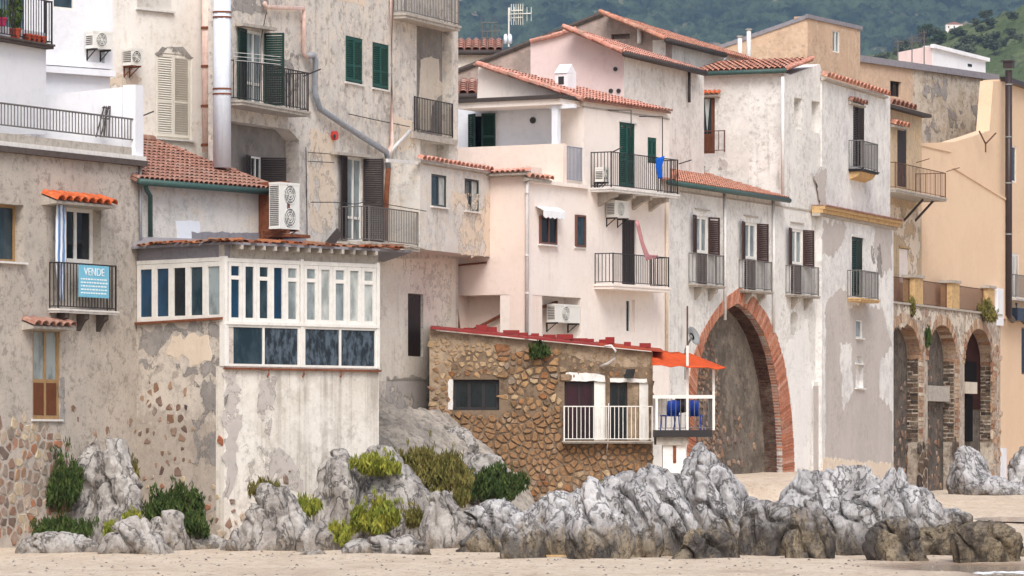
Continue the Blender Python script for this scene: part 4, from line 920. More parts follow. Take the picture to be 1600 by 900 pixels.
# --- pink house
HR = Pl(822, 124.2, 4600); HL = Pl(822, 124.2, -10600)
h = thing('pink_house', 'pale pink house with roof terrace, corbelled balcony and blue towel', 'house', HR.P(900, 600))
po1 = [(HL.s(714), HL.z(714, 560)), (HL.s(797), HL.z(714, 560)), (HL.s(797), HL.z(756, 461)), (HL.s(714), HL.z(756, 461))]
wall(h, HL, lev(HL, 704, 821.6, 264, 600), 'pink', [(po1, .7)], thick=1.0, o=.006)
po2, aw1, sw1, bd1 = HR.rect(832, 908, 463, 560), HR.rect(842, 868, 338, 382), HR.rect(898, 913, 336, 386), HR.rect(972, 994, 343, 446)
ud, uw, lw1 = HR.rect(968, 992, 192, 293), HR.rect(1012, 1026, 215, 255), HR.rect(977, 992, 468, 520)
ytop = HR.hy(1046, 176, 912)
hw = wall(h, HR, [(822, 279), (912, HR.hy(822, 279, 912)), (912, ytop), (1046, 176), (1046, 620), (822, 620)], 'pinkw',
     [(rl(q), dp) for q, dp in ((po2, .6), (aw1, .1), (sw1, .08), (bd1, .12), (ud, .1), (uw, .1), (lw1, .08))], thick=.9)

for q in (aw1,): window(h, HR, q, .0, 'framebrown', 2, None, 'gdark', fw=.06)
window(h, HR, sw1, .0, 'framebrown', 1, None, 'gteal', fw=.06); sill(h, HR, aw1, 'slabwhite', d=.12); sill(h, HR, sw1, 'slabwhite', d=.05)
window(h, HR, (lw1[0], lw1[0] + .3, lw1[2], lw1[3]), .06, 'framewhite', 1, None, 'gdark', fw=.05)
b = MB(); HR.box(b, bd1[0] + .02, bd1[1] - .02, -.11, -.05, bd1[2], bd1[3] - .02); dd = mk('door', b, 'wooddark', h)
for k in range(5):
    b = MB(); q = bd1[0] + .04 + (bd1[1] - bd1[0] - .08) * k / 5; HR.box(b, q, q + (bd1[1] - bd1[0] - .08) / 5 - .02, -.05, -.03, bd1[2] + .02, bd1[3] - .06); mk('plank', b, 'wooddark', dd)
closed_shutters(h, HR, ud, 'woodgreen', -.02, 'french_door'); closed_shutters(h, HR, uw, 'woodgreen', -.02); lintel(h, HR, ud, 'slabwhite', h=.06)
balcony(h, HR, 956, 1061, 298, .75, 1.08, .13, 'slabwhite', 'iron', .125, 4, corbmat='concrete')
balcony(h, HR, 959, 1047, 446, .68, .93, .16, 'pinkw', 'iron', .125)
band(h, HR, 822, 279, 916, HR.hy(822, 279, 916), .12, .12, 'pinkw')
band(h, HR, 912, ytop + 9, 1046, 185, .05, .02, 'concrete', name='string_course')
HPL = Pl(880, HR.Y(880), -10600); HB = Pl(912, HR.Y(912) + .06, -10600)
wall(h, HPL, [(716, HPL.hy(880, 224, 716)), (880, 224), (880, 300), (716, 305)], 'pink', thick=.22, name='terrace_parapet')
rail_line(h, HR, 881, 911, 230, 284, -.05, 'ironblue', .085, .022)
dr = HB.rect(734, 776, 178, 235)
wall(h, HB, [(712, 158), (911.5, 150), (911.5, 310), (712, 310)], 'coolwhite', [(rl(dr), .1)], thick=.2, name='rear_wall'); wall(h, HB, [(745, 162), (748, 96), (911.5, ytop - 3), (911.5, 160)], 'pinkw', thick=.2, o=.06, name='gable_wall')
wo = window(h, HB, dr, .02, 'framewhite', 2, None, 'gdark', name='french_door'); shutter(wo, HB, dr[0], 1, dr[2], dr[3], .42, 30, 'wooddkgreen', .08); shutter(wo, HB, dr[1], -1, dr[2], dr[3], .45, 12, 'wooddkgreen', .08)
zs = HPL.z(800, 154); b = MB(); HPL.box(b, HPL.s(712), HPL.s(879), -1.3, .12, zs - .06, zs + .05); mk('terrace_roof', b, 'mesh', h); b = MB(); HPL.box(b, HPL.s(714), HPL.s(876), -1.2, .02, zs - .24, zs - .065); mk('terrace_ceiling', b, 'pinkw', h)
b = MB(); q = HPL.s(864); HPL.box(b, q - .1, q + .1, -.3, -.1, HPL.z(864, 228), zs - .245); mk('column', b, 'coolwhite', h); b = MB(); HPL.box(b, q - .18, HPL.s(880) + .3, -.29, -.12, zs - .36, zs - .243); mk('beam', b, 'coolwhite', h)
disc(h, HB, 833, 188, .1, .0, 'acdark', 'vent')
patch(h, HR.off(0), [(880, 224), (911, 222), (911, 298), (880, 296)], 'pinkw', -1.2, 3, 0)
E0, E1 = HR.P(911, ytop - 2, .18), HR.P(1049, HR.hy(911, ytop - 2, 1049, .18), .18); pt = math.atan(.33); up = HR.n * -math.cos(pt) + Z * math.sin(pt)
tiled_roof(h, E0, E1, up, lambda t: 3.95 * (1 - t) + .15, 'tilepink', .2, .36)
verge(h, E0 - HR.d * .02 + Z * .02, E0 - HR.d * .02 + Z * .02 + up * 3.9, .09, 'tilepink')
P0 = E0 + HR.d * 1.6 + up * 1.6; b = MB(); b.fbox(P0, HR.d, HR.n, Z, -.28, .28, -.22, .22, -.1, .45); i = len(b.v); b.add([P0 + HR.d * q_ + HR.n * r_ + Z * z_ for r_ in (-.22, .22) for q_, z_ in ((-.32, .455), (.32, .455), (0, .75))], [(0, 1, 2), (5, 4, 3), (0, 2, 5, 3), (2, 1, 4, 5), (0, 3, 4, 1)]); ch = mk('chimney', b, 'white', h)
b = MB(); b.fbox(P0, HR.d, HR.n, Z, -.285, -.27, -.1, .1, .1, .35); mk('flue_opening', b, 'acdark', ch)
tile_canopy(h, HL, 716, 822, 255, 270, .35, 13, 'tilepink', .25, name='eaves'); tile_canopy(h, HR, 828, 866, 268, 279, .25, 5, 'tile', .3, name='eaves')
pipe(h, [HR.P(826, 276, .1), HR.P(824, 290, .06), HR.P(823, 540, .06)], .055, 'pipewhite'); pipe(h, [HR.P(1042, 300, .06), HR.P(1042, 560, .06)], .05, 'creamren')
for y in (300, 398, 457): b = MB(); b.tube([HR.P(823.2, y, .06), HR.P(823.2, y + 2, .06)], .07, 8); mk('pipe_clip', b, 'pipewhite', h)
HI = HL.off(-1.5); b = MB(); b.tube([HL.P(738, 516, -.5), HL.P(800, 484, -.6)], .05, 6); mk('drainpipe', b, 'rust', h); b = MB(); b.tube([HL.P(712, 418, .05), HL.P(713, 470, .05), HL.P(718, 515, .05)], .03, 6); mk('drainpipe', b, 'rust', h); b = MB(); b.tube([HL.P(712, 415, .05), HL.P(760, 410, .05)], .03, 6); mk('drainpipe', b, 'rust', h)
b = MB(); b.tube([HR.P(836, 484, -.3), HR.P(870, 472, -.5)], .05, 6); mk('drainpipe', b, 'rust', h)
for x in (983, 1032): b = MB(); b.tube([HR.P(x - 33, 172 if x < 1000 else 182, .05), HR.P(x + 3, 172 if x < 1000 else 182, .55), HR.P(x + 3, 215 if x < 1000 else 255, .55)], .018, 5); mk('awning_bracket', b, 'iron', h)
b = MB(); b.tube([HR.P(1061, 256, .74), HR.P(1080, 250, .95)], .02, 5); mk('clothes_pole', b, 'iron', h); b = MB(); b.tube([HR.P(956, 238, .74), HR.P(974, 229, .95)], .02, 5); mk('clothes_pole', b, 'iron', h)
ac_unit('air conditioner standing on the upper corbelled balcony of the pink house', HR, 943, 952, 262, 284, .1, .3, dark='acdark')
ac_unit('air conditioner hung under the corbelled balcony of the pink house', HR, 961, 983, 314, 340, 0, .3, dark='glight')
ac_unit('air conditioner inside the open porch of the pink house', HR.off(-.35), 868, 906, 476, 504, 0, .3)
cl = thing('awning', 'small white scalloped awning over the little brown window of the pink house', 'awning', HR.P(854, 340)); s0, s1 = HR.s(836), HR.s(870); zt = HR.z(853, 323); b = MB(); n = 10
b.add([HR.W(s0 + (s1 - s0) * k / n, q_, zt + z_) for k in range(n + 1) for q_, z_ in ((0, 0), (.3, -.14), (.31, -.33 - (.05 if k % 2 else 0)))], [(3 * k + j, 3 * k + j + 1, 3 * k + 4 + j, 3 * k + 3 + j) for k in range(n) for j in (0, 1)]); o_ = mk('cloth', b, 'clothwhite', cl); md = o_.modifiers.new('t', 'SOLIDIFY'); md.thickness = .015
b = MB(); b.tube([HR.W(s0, .02, zt), HR.W(s0, .3, zt - .14)], .015, 5); b.tube([HR.W(s1, .02, zt), HR.W(s1, .3, zt - .14)], .015, 5); mk('arm', b, 'pipewhite', cl)
def cloth(name, label, cat, pl, pts, o, mat, seed, wob=.03, th=.012):
    """hanging fabric: grid between a left and a right edge, with folds"""
    L_, R_ = pts; b = MB(); nx_, ny_ = 10, 12
    def along(e, t):
        q = t * (len(e) - 1); i = min(int(q), len(e) - 2); k = q - i; return (e[i][0] + (e[i + 1][0] - e[i][0]) * k, e[i][1] + (e[i + 1][1] - e[i][1]) * k)
    for j in range(ny_ + 1):
        l_, r_ = along(L_, j / ny_), along(R_, j / ny_)
        for i in range(nx_ + 1):
            x = l_[0] + (r_[0] - l_[0]) * i / nx_; y = l_[1] + (r_[1] - l_[1]) * i / nx_; b.v.append(pl.P(x, y, o) + pl.n * wob * math.sin(i * 1.9 + seed + .3 * j))
    for j in range(ny_):
        for i in range(nx_): k = j * (nx_ + 1) + i; b.f.append((k, k + 1, k + nx_ + 2, k + nx_ + 1))
    o_ = mk(name, b, mat, None, True, False); md = o_.modifiers.new('t', 'SOLIDIFY'); md.thickness = th; return tag(o_, label, cat)
cloth('towel', 'bright blue towel hanging over the upper pink-house balcony rail', 'towel', HR, ([(1024, 248), (1025, 262), (1029, 279)], [(1037, 244), (1033, 262), (1035, 279)]), .8, 'clothblue', 1)
cloth('cloth', 'faded pink cloth slung from the lower pink-house balcony door to its railing', 'cloth', HR, ([(992, 346), (1002, 385), (1010, 407), (1026, 402)], [(997, 344), (1006, 380), (1014, 398), (1028, 399)]), .72, 'clothpink', 2, .015)
t = NT('cloth_striped'); wv = t.n('ShaderNodeTexWave'); wv.inputs['Scale'].default_value = 3.2; wv.inputs['Distortion'].default_value = 1.5; t.l(t.pos(), wv.inputs['Vector']); M['striped'] = t.done(t.mix(t.ramp(wv.outputs['Fac'], .45, .6), c3('#e2e6ea'), c3('#6e8fc0')), .9, .1)
cloth('curtain', 'blue and white striped curtain hanging beside the left balcony window', 'curtain', A, ([(89, 316), (88, 350), (88, 405), (92, 470)], [(98, 315), (103, 350), (104, 400), (97, 470)]), .2, 'striped', 3, .04)
sg = thing('for_sale_sign', 'sky-blue VENDE sign tied to the black balcony railing at left', 'sign', A.P(146, 465, .32)); r = A.rect(123, 170, 415, 465, .31); b = MB(); A.box(b, r[0], r[1], .305, .32, r[2], r[3]); mk('panel', b, 'signblue', sg)
tc = bpy.data.curves.new('lettering', 'FONT'); tc.body = 'VENDE'; tc.size = .27; tc.extrude = .003; tc.align_x = 'CENTER'; tc.space_character = 1.0; tc.materials.append(M['lettering'])
to = bpy.data.objects.new('lettering', tc); COL.objects.link(to); me_ = bpy.data.meshes.new_from_object(to.evaluated_get(bpy.context.evaluated_depsgraph_get())); bpy.data.objects.remove(to); to = bpy.data.objects.new('lettering', me_); COL.objects.link(to); to.parent = sg
w_ = A.W((r[0] + r[1]) / 2, .3245, r[3] - .25) - WL[sg.name]; to.matrix_basis = Matrix(((A.d.x * 1.05, 0, A.n.x, w_.x), (A.d.y * 1.05, 0, A.n.y, w_.y), (0, 1, 0, w_.z), (0, 0, 0, 1)))
rn = random.Random(3); b = MB()
for k in range(5):      # lines of small print, too small to read
    q = r[0] + .08; zz = r[3] - .36 - k * .085
    while q < r[1] - .14:
        l_ = rn.uniform(.04, .12); A.box(b, q, q + l_, .318, .3235, zz, zz + .035); q += l_ + .03
mk('small_print', b, 'lettering', sg, kind='stuff')

# --- stone house
I = Pl(846, 121, None)
st = thing('stone_house', 'low rubble-stone house with red sheet roof and white-railed doors', 'house', I.P(846, 775))
iw, id1, id2 = I.rect(708, 780, 593, 641), I.rect(882, 946, 596, 688), I.rect(953, 1013, 598, 688)
sw = wall(st, I, [(671, 516), (1020, 550), (1020, 825), (671, 825)], 'Ic', [(rl(iw), .2), (rl(id1), .2), (rl(id2), .2)], thick=2.2)
window(st, I, iw, .19, 'iron', 3, None, 'gdark', fw=.09); wo = window(st, I, (id1[0], I.s(928), id1[2], id1[3]), .19, 'wooddark', 2, None, 'gred', fw=.06, name='french_door'); 
b = MB(); I.box(b, I.s(928.5), id1[1], -.15, -.05, id1[2], id1[3]); mk('door_leaf', b, 'framewhite', st); wo = window(st, I, (id2[0], I.s(980), id2[2], id2[3]), .19, 'wooddark', 2, None, 'gdark', fw=.05, name='french_door')
b = MB(); I.box(b, I.s(980.5), I.s(998), -.15, -.06, id2[2], id2[3]); mk('door_leaf', b, 'Ic', st); b = MB(); I.box(b, I.s(999), id2[1], -.15, -.05, id2[2], id2[3]); mk('door_leaf', b, 'framewhite', st)
patch(st, I, [(700, 592), (708, 592), (708, 642), (700, 640)], 'slabwhite', .02, 4, .02, flake=False); patch(st, I, [(885, 582), (945, 585), (946, 596), (884, 595)], 'whiteren', .02, 5, .02, flake=False); patch(st, I, [(953, 590), (1010, 592), (1012, 598), (953, 597)], 'whiteren', .02, 6, .02, flake=False)
hl = [iw, id1, id2]
patch(st, I, [(676, 640), (704, 640), (706, 560), (740, 548), (878, 552), (950, 572), (1018, 575), (1018, 808), (676, 808)], 'mortar', .004, 31, .06, flake=False, holes=[rl(iw), rl(id1), rl(id2)])
stones(sw, I, [(676, 645), (790, 645), (878, 640), (880, 690), (1018, 695), (1018, 805), (676, 805)], .185, 'stone', seed=21, aspect=1.45, holes=hl, proud=.05, joint=.012, limit=190, jit=.42)
stones(sw, I, [(785, 545), (880, 545), (880, 640), (785, 645)], .2, 'stone', seed=22, aspect=1.7, holes=hl, proud=.05, joint=.015, keep=.95, jit=.4, limit=60)
stones(sw, I, [(676, 530), (785, 540), (785, 592), (706, 592), (704, 645), (676, 645)], .16, 'stone', seed=23, aspect=1.3, holes=hl, proud=.025, keep=.9, jit=.45, limit=30)
stones(sw, I, [(880, 548), (1015, 556), (1015, 590), (880, 585)], .16, 'stone', seed=24, aspect=1.3, holes=hl, proud=.02, keep=.78, jit=.45, limit=20)
balcony(st, I, 880, 1021, 689, .4, 1.0, .07, 'concrete', 'framewhite', .12, bw=.02)
# red sheet roof: overlapping sheets following the slope
xs_ = [672, 722, 774, 826, 880, 934, 985, 1034]
rfp = None
for k in range(7):
    b = MB(); xa, xb = xs_[k], xs_[k + 1] + 3; ya = 514 + (xa - 672) * .1; yb_ = 514 + (xb - 672) * .1
    A0, B0 = I.P(xa, ya, .22 + .02 * (k % 2)), I.P(xb, yb_, .22 + .03 * ((k + 1) % 2)); bk = Vector((0, 2.6, .13)); q = Z * .05 + Z * .012 * (k % 2)
    b.add([A0, B0, B0 + bk, A0 + bk, A0 + q, B0 + q, B0 + bk + q, A0 + bk + q], [(0, 1, 2, 3), (7, 6, 5, 4), (0, 4, 5, 1), (1, 5, 6, 2), (2, 6, 7, 3), (3, 7, 4, 0)]); mk('roof_sheet', b, 'redmetal' if k < 5 else 'pot', st)
rn = random.Random(6)
for k in range(14):
    x = 720 + k * 21 + rn.uniform(-8, 8); P0 = I.P(x, 512 + (x - 672) * .1, -.3 - rn.random()); b = MB(); b.fbox(P0, Vector((1, rn.uniform(-.4, .4), 0)).normalized(), Vector((0, 1, 0)), Z, 0, rn.uniform(.2, .55), 0, .25, .03, rn.uniform(.1, .26)); mk('loose_tile', b, 'redmetal', st)
def hose(label, pts, r, mat='pipewhite'):
    b = MB(); b.tube(pts, r, 7); o_ = mk('hose', b, mat, None, True); return tag(o_, label, 'hose')
hose('white condensate hose curling over the red roof edge at right', [I.P(945, 541, .3), I.P(955, 540, .4), I.P(962, 548, .42), I.P(960, 560, .4), I.P(950, 568, .3), I.P(938, 572, .1)], .035)
hose('white hose dropping from the porch air conditioner to the red roof', [HR.P(905, 500, -.2), HR.P(907, 510, -.2), HR.P(906, 522, -.15), HR.P(900, 531, -.1)], .03)
hose('thin white hose hanging down the stone wall between the two doors', [I.P(951, 630, .44), I.P(950, 688, .44), I.P(948, 705, .08)], .015)
fl = thing('floodlight', 'black floodlight on the stone wall above the right-hand door', 'lamp', I.P(983, 592)); b = MB(); b.tube([I.P(974, 586, -.02), I.P(982, 586, .15)], .02, 6); mk('arm', b, 'iron', fl); b = MB(); P0 = I.P(984, 584, .2); b.fbox(P0, Vector((.8, -.6, 0)), Vector((.6, .8, 0)), Vector((.25, -.2, 1)).normalized(), -.12, .12, -.06, .06, -.14, .14); mk('housing', b, 'acdark', fl)

# --- small iron terrace with orange awning
J = Pl(1070, 120.2, None)
j = thing('iron_terrace', 'small white-posted balcony terrace on a white pillar beside the brick arch', 'terrace', J.P(1060, 725))
zf = J.z(1070, 672); b = MB(); J.box(b, J.s(1022), J.s(1113), -2.6, .05, zf - .2, zf); mk('floor_slab', b, 'iron', j)
b = MB(); J.box(b, J.s(1026), J.s(1076), -2.2, -.1, zf - .42, zf - .203); mk('support_beam', b, 'concrete', j); b = MB(); J.box(b, J.s(1036), J.s(1072), -.9, -.2, zf - 3.0, zf - .423); mk('pillar', b, 'whiteren', j); b = MB(); J.box(b, J.s(1052), J.s(1057), -.21, -.18, zf - .95, zf - .46); mk('rust_bracket', b, 'rust', j)
for x, yt in ((1026, 620), (1074, 540), (1115, 577)):
    b = MB(); J.box(b, J.s(x) - .035, J.s(x) + .035, -.04, .04, zf, J.z(x, yt)); mk('post', b, 'framewhite', j)
zh = J.z(1070, 620); b = MB(); J.box(b, J.s(1020), J.s(1116), -.04, .042, zh - .05, zh + .05); mk('handrail', b, 'framewhite', j)
railing(j, J, [(J.s(1027), 0), (J.s(1114), 0), (J.s(1114), -2.2)], zf, zh - .03, 'irongrey', .13, .016)
an = MB(); A0, A1, B0, B1 = J.P(1019, 571, .5), J.P(1134, 577, .5), J.P(1018, 549, -1.9), J.P(1074, 553, -2.2); n = 8
for i in range(n + 1):
    for k in range(n + 1):
        u_, v_ = i / n, k / n; P_ = (A0.lerp(A1, u_)).lerp(B0.lerp(B1, u_), v_); an.v.append(P_ - Z * (.10 * math.sin(math.pi * u_) * math.sin(math.pi * v_)) + Z * .03 * math.sin(u_ * 20))
for i in range(n):
    for k in range(n): q = i * (n + 1) + k; an.f.append((q, q + 1, q + n + 2, q + n + 1))
o_ = mk('awning', an, 'orange', None, True, False); md = o_.modifiers.new('t', 'SOLIDIFY'); md.thickness = .03; tag(o_, 'sagging orange cloth awning over the white-posted terrace', 'awning')
b = MB(); b.tube([J.P(1074, 580, 0), J.P(1074, 478, 0)], .025, 6); o_ = mk('mast', b, 'ironrust', j)
def chair(label, x, rot, mat):
    P0 = Vector((J.P(x, 672, -.75).x, J.p.y + .75, zf)); t_ = thing('chair', label, 'chair', P0, 'blue chairs on the iron terrace'); e1 = Vector((math.cos(rot), math.sin(rot), 0)); e2 = Vector((-math.sin(rot), math.cos(rot), 0))
    b = MB(); b.fbox(P0, e1, e2, Z, -.23, .23, -.22, .22, .40, .44); mk('seat', b, mat, t_)
    b = MB(); n_ = 6
    for k in range(n_ + 1):
        a_ = (k / n_ - .5) * 1.5
        for zz, q in ((.44, 0), (.7, .04), (.88, .09)): b.v += [P0 + e1 * (math.sin(a_) * .27) + e2 * (-.12 - math.cos(a_) * .12 - q) + Z * (zz - (0 if zz < .8 else .05 * abs(a_)))]
    b.f = [(3 * k + q, 3 * k + q + 1, 3 * k + q + 4, 3 * k + q + 3) for k in range(n_) for q in (0, 1)]; o2 = mk('backrest', b, mat, t_, True, False); md_ = o2.modifiers.new('t', 'SOLIDIFY'); md_.thickness = .03
    for dx in (-.2, .2):
        for dy in (-.19, .19): b = MB(); b.tube([P0 + e1 * dx * 1.1 + e2 * dy * 1.1, P0 + e1 * dx + e2 * dy + Z * .41], .018, 6); mk('leg', b, mat, t_)
chair('blue plastic chair at the left on the white-posted terrace', 1047, .3, 'chairblue'); chair('blue plastic chair at the right on the white-posted terrace', 1086, -.25, 'chairblue')
P0 = Vector((J.P(1065, 672, -.9).x, J.p.y + .9, zf)); bb = thing('barbecue', 'dark kettle barbecue between the two blue chairs', 'barbecue', P0)
b = MB(); prof = [(.02, .5), (.18, .54), (.27, .66), (.28, .72), (.26, .82), (.16, .93), (.03, .97)]
for r_, z_ in prof: b.v += [P0 + Vector((math.cos(k * .5236) * r_, math.sin(k * .5236) * r_, z_)) for k in range(12)]
b.f = [(i * 12 + k, i * 12 + (k + 1) % 12, (i + 1) * 12 + (k + 1) % 12, (i + 1) * 12 + k) for i in range(6) for k in range(12)]; mk('kettle', b, 'acdark', bb, True)
for k in range(3): a_ = k * 2.09 + .4; b = MB(); b.tube([P0 + Vector((math.cos(a_) * .3, math.sin(a_) * .3, 0)), P0 + Vector((math.cos(a_) * .16, math.sin(a_) * .16, .56))], .015, 5); mk('leg', b, 'acgrey', bb)
b = MB(); K0 = J.P(1076, 535, -.1); b.v = [K0 + Vector((.1, -.1, .1))]; n = 14
dsh = thing('satellite_dish', 'grey satellite dish beside the brick arch above the orange awning', 'satellite dish', J.P(1084, 530, -2.5))
c0 = J.P(1083, 525, -4.5); ax = Vector((.75, -.5, .35)).normalized(); e1 = ax.cross(Z).normalized(); e2 = ax.cross(e1); b = MB(); b.v = [c0 - ax * .06]
for rr, dd_ in ((.13, -.045), (.25, .0), (.3, .03)): b.v += [c0 + (e1 * math.cos(k * .4488) + e2 * math.sin(k * .4488)) * rr + ax * dd_ for k in range(14)]
b.f = [(0, 1 + k, 1 + (k + 1) % 14) for k in range(14)] + [(1 + q * 14 + k, 1 + q * 14 + (k + 1) % 14, 15 + q * 14 + (k + 1) % 14, 15 + q * 14 + k) for q in (0, 1) for k in range(14)]
o2 = mk('dish', b, 'acgrey', dsh, True, False); md = o2.modifiers.new('t', 'SOLIDIFY'); md.thickness = .015; b = MB(); b.tube([c0 - ax * .05, c0 - ax * .3 - Z * .3, c0 - ax * .3 - Z * 1.2], .03, 6); mk('mast', b, 'acgrey', dsh)

# --- arch building
K = Pl(1050, 132.6, 3770)
k_ = thing('arch_house', 'off-white house over a tall pointed brick arch, three brown-shuttered windows', 'house', K.P(1160, 745))
inn = [(1086, 760), (1086, 640), (1089, 585), (1097, 545), (1108, 518), (1121, 498), (1135, 484), (1151, 474), (1166, 483), (1180, 499), (1193, 522), (1204, 553), (1213, 598), (1219, 650), (1222, 700), (1223, 760)]
out = [(1073, 760), (1073, 640), (1076, 590), (1084, 553), (1096, 520), (1113, 491), (1132, 466), (1155, 449), (1177, 463), (1196, 489), (1213, 525), (1225, 568), (1232, 612), (1237, 660), (1240, 710), (1240, 760)]
kd = [K.rect(1087, 1106, 338, 446), K.rect(1163, 1182, 348, 455), K.rect(1236, 1254, 358, 462)]
lo1, lo2 = K.rect(1241, 1253, 153, 202), K.rect(1268, 1281, 158, 207)
sl_ = K.rect(1235, 1247, 487, 524); slit = archloop(sl_[0], sl_[1], sl_[2], sl_[3] - .15, sl_[3], 8)
kw = wall(k_, K, [(1046, 287), (1226, K.hy(1046, 287, 1226)), (1226, 120), (1281, 100), (1288, 124), (1288, 790), (1046, 790)], 'K',
     [(lp(K, inn), .66)] + [(rl(q), .14) for q in kd] + [(rl(lo1), .3), (rl(lo2), .3), (slit, .3)], thick=1.3)
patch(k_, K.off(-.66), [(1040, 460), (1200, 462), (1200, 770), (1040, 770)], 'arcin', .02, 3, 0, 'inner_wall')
# ring of radial bricks
def resample(pts, n):
    q = [(K.s(x), K.z(x, y)) for x, y in pts]; L = [0]
    for (a_, b_), (c_, d_) in zip(q, q[1:]): L.append(L[-1] + math.hypot(c_ - a_, d_ - b_))
    o_ = []; 
    for k in range(n + 1):
        t_ = L[-1] * k / n; i = max(i for i in range(len(L)) if L[i] <= t_ + 1e-9); i = min(i, len(q) - 2); f_ = (t_ - L[i]) / (L[i + 1] - L[i]); o_.append((q[i][0] + (q[i + 1][0] - q[i][0]) * f_, q[i][1] + (q[i + 1][1] - q[i][1]) * f_))
    return o_
rn = random.Random(8)
for ia, ib, nb in ((0, 7, 74), (7, 15, 78)):
    ri, ro_ = resample(inn[ia:ib + 1], nb), resample(out[ia:ib + 1], nb)
    for k in range(nb):
        (a0, b0), (a1, b1), (c0, d0), (c1, d1) = ri[k], ri[k + 1], ro_[k], ro_[k + 1]; g_ = .07; b = MB(); pr = rn.uniform(.02, .045)
        def mix2(p, q, t_): return (p[0] + (q[0] - p[0]) * t_, p[1] + (q[1] - p[1]) * t_)
        loop = [mix2((a0, b0), (a1, b1), g_), mix2((a0, b0), (a1, b1), 1 - g_), mix2((c0, d0), (c1, d1), 1 - g_), mix2((c0, d0), (c1, d1), g_)]
        b.add([K.W(p, o, q) for o in (-.2, pr) for p, q in loop], [(0, 1, 2, 3), (7, 6, 5, 4)] + [(i, 4 + i, 4 + (i + 1) % 4, (i + 1) % 4) for i in range(4)]); mk('brick', b, 'brick', kw)
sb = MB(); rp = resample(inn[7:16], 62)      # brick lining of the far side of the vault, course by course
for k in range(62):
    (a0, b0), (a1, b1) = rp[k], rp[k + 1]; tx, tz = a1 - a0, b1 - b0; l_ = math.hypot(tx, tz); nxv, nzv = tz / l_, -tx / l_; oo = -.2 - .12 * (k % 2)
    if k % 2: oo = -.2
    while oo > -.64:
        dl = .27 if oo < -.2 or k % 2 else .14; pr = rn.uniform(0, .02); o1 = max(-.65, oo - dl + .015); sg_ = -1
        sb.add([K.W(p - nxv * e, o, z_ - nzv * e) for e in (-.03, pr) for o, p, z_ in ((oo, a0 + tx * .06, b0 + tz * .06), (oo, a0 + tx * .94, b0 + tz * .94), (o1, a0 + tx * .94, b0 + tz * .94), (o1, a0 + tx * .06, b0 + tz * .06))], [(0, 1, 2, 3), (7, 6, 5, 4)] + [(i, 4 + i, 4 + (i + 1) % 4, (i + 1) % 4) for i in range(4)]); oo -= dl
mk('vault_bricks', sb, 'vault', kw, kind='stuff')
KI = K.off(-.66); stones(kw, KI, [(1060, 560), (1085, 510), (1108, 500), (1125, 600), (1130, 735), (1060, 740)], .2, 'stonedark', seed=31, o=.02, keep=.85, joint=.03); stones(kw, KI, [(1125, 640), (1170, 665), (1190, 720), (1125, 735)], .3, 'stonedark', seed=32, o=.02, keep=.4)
for q, (x0, x1, ys) in zip(kd, ((1090, 1133, 445), (1168, 1208, 454), (1241, 1281, 461))):
    m = q[2] + (q[3] - q[2]) * .47; wo = window(k_, K, (q[0], q[1], m, q[3]), .1, 'framewhite', 2, None, 'gcurt', fw=.09, name='french_door'); hw_ = (q[1] - q[0]) / 2
    shutter(wo, K, q[0] - .01, 1, m - .05, q[3], hw_, 168, 'woodbrown', .03, False); shutter(wo, K, q[1] + .01, -1, m - .05, q[3], hw_, 160, 'woodbrown', .03, False)
    shutter(wo, K, q[0] + .01, 1, q[2] + .02, m - .01, hw_ - .012, 0, 'woodbrown', -.05, False); shutter(wo, K, q[1] - .01, -1, q[2] + .02, m - .01, hw_ - .012, 0, 'woodbrown', -.05, False)
    lintel(k_, K, q, 'concrete', h=.035, d=.05, up=.2); balcony(k_, K, x0, x1, ys, .32, .98, .09, 'concrete', 'irongrey', .12, 2)
band(k_, K, 1062, 298, 1270, K.hy(1062, 298, 1270), .05, .03, 'concrete', name='string_course')
E0, E1 = K.P(1042, 282, .3), K.P(1231, K.hy(1042, 282, 1231, .3), .3); pt = math.atan(.3); up = K.n * -math.cos(pt) + Z * math.sin(pt)
tiled_roof(k_, E0, E1, up, 4.6, 'tile', .2, .36); b = MB(); b.tube([E0 + K.n * .06 - Z * .06, E1 + K.n * .06 - Z * .06], .085, 8); mk('gutter', b, 'pipegreen', k_, True)
for x, y0, y1 in ((1133, 300, 500), (1209, 312, 520)): pipe(k_, [K.P(x, y0, .06), K.P(x, y1, .06)], .05, 'pipewhite')
pipe(k_, [K.P(1223, 120, .1), K.P(1223, 304, .1)], .06, 'pipewhite')
LL = Pl(1226, K.Y(1226) + .01, -13400); ld = LL.rect(1091, 1117, 148, 240)
wall(k_, LL, [(1078, LL.hy(1226, 114, 1078)), (1225.7, 114), (1225.7, 360), (1078, 360)], 'L', [(rl(ld), .12)], thick=.5, o=.006, name='upper_wall')
wo = window(k_, LL, ld, .1, 'woodred', 1, .3, ('glight',), fw=.14, name='french_door'); b = MB(); LL.box(b, ld[0] + .15, ld[1] - .15, -.06, -.04, ld[2] + .1, ld[2] + .55); mk('lower_panel', b, 'woodred', wo)
for sgn in (0, 1):    # drawn-back lace curtains leave dark triangles
    b = MB(); x0 = ld[0] + .14 if sgn == 0 else ld[1] - .14; w_ = .16 if sgn == 0 else -.16; z0, z1 = ld[2] + .62, ld[3] - .14; b.add([LL.W(p, o, q) for o in (-.066, -.058) for p, q in ((x0, z0), (x0 + w_ * 1.1, z0), (x0 + w_ * .4, z1), (x0, z1))], [(0, 1, 2, 3), (7, 6, 5, 4)] + [(i, 4 + i, 4 + (i + 1) % 4, (i + 1) % 4) for i in range(4)]); mk('curtain_gap', b, 'gdark', wo)
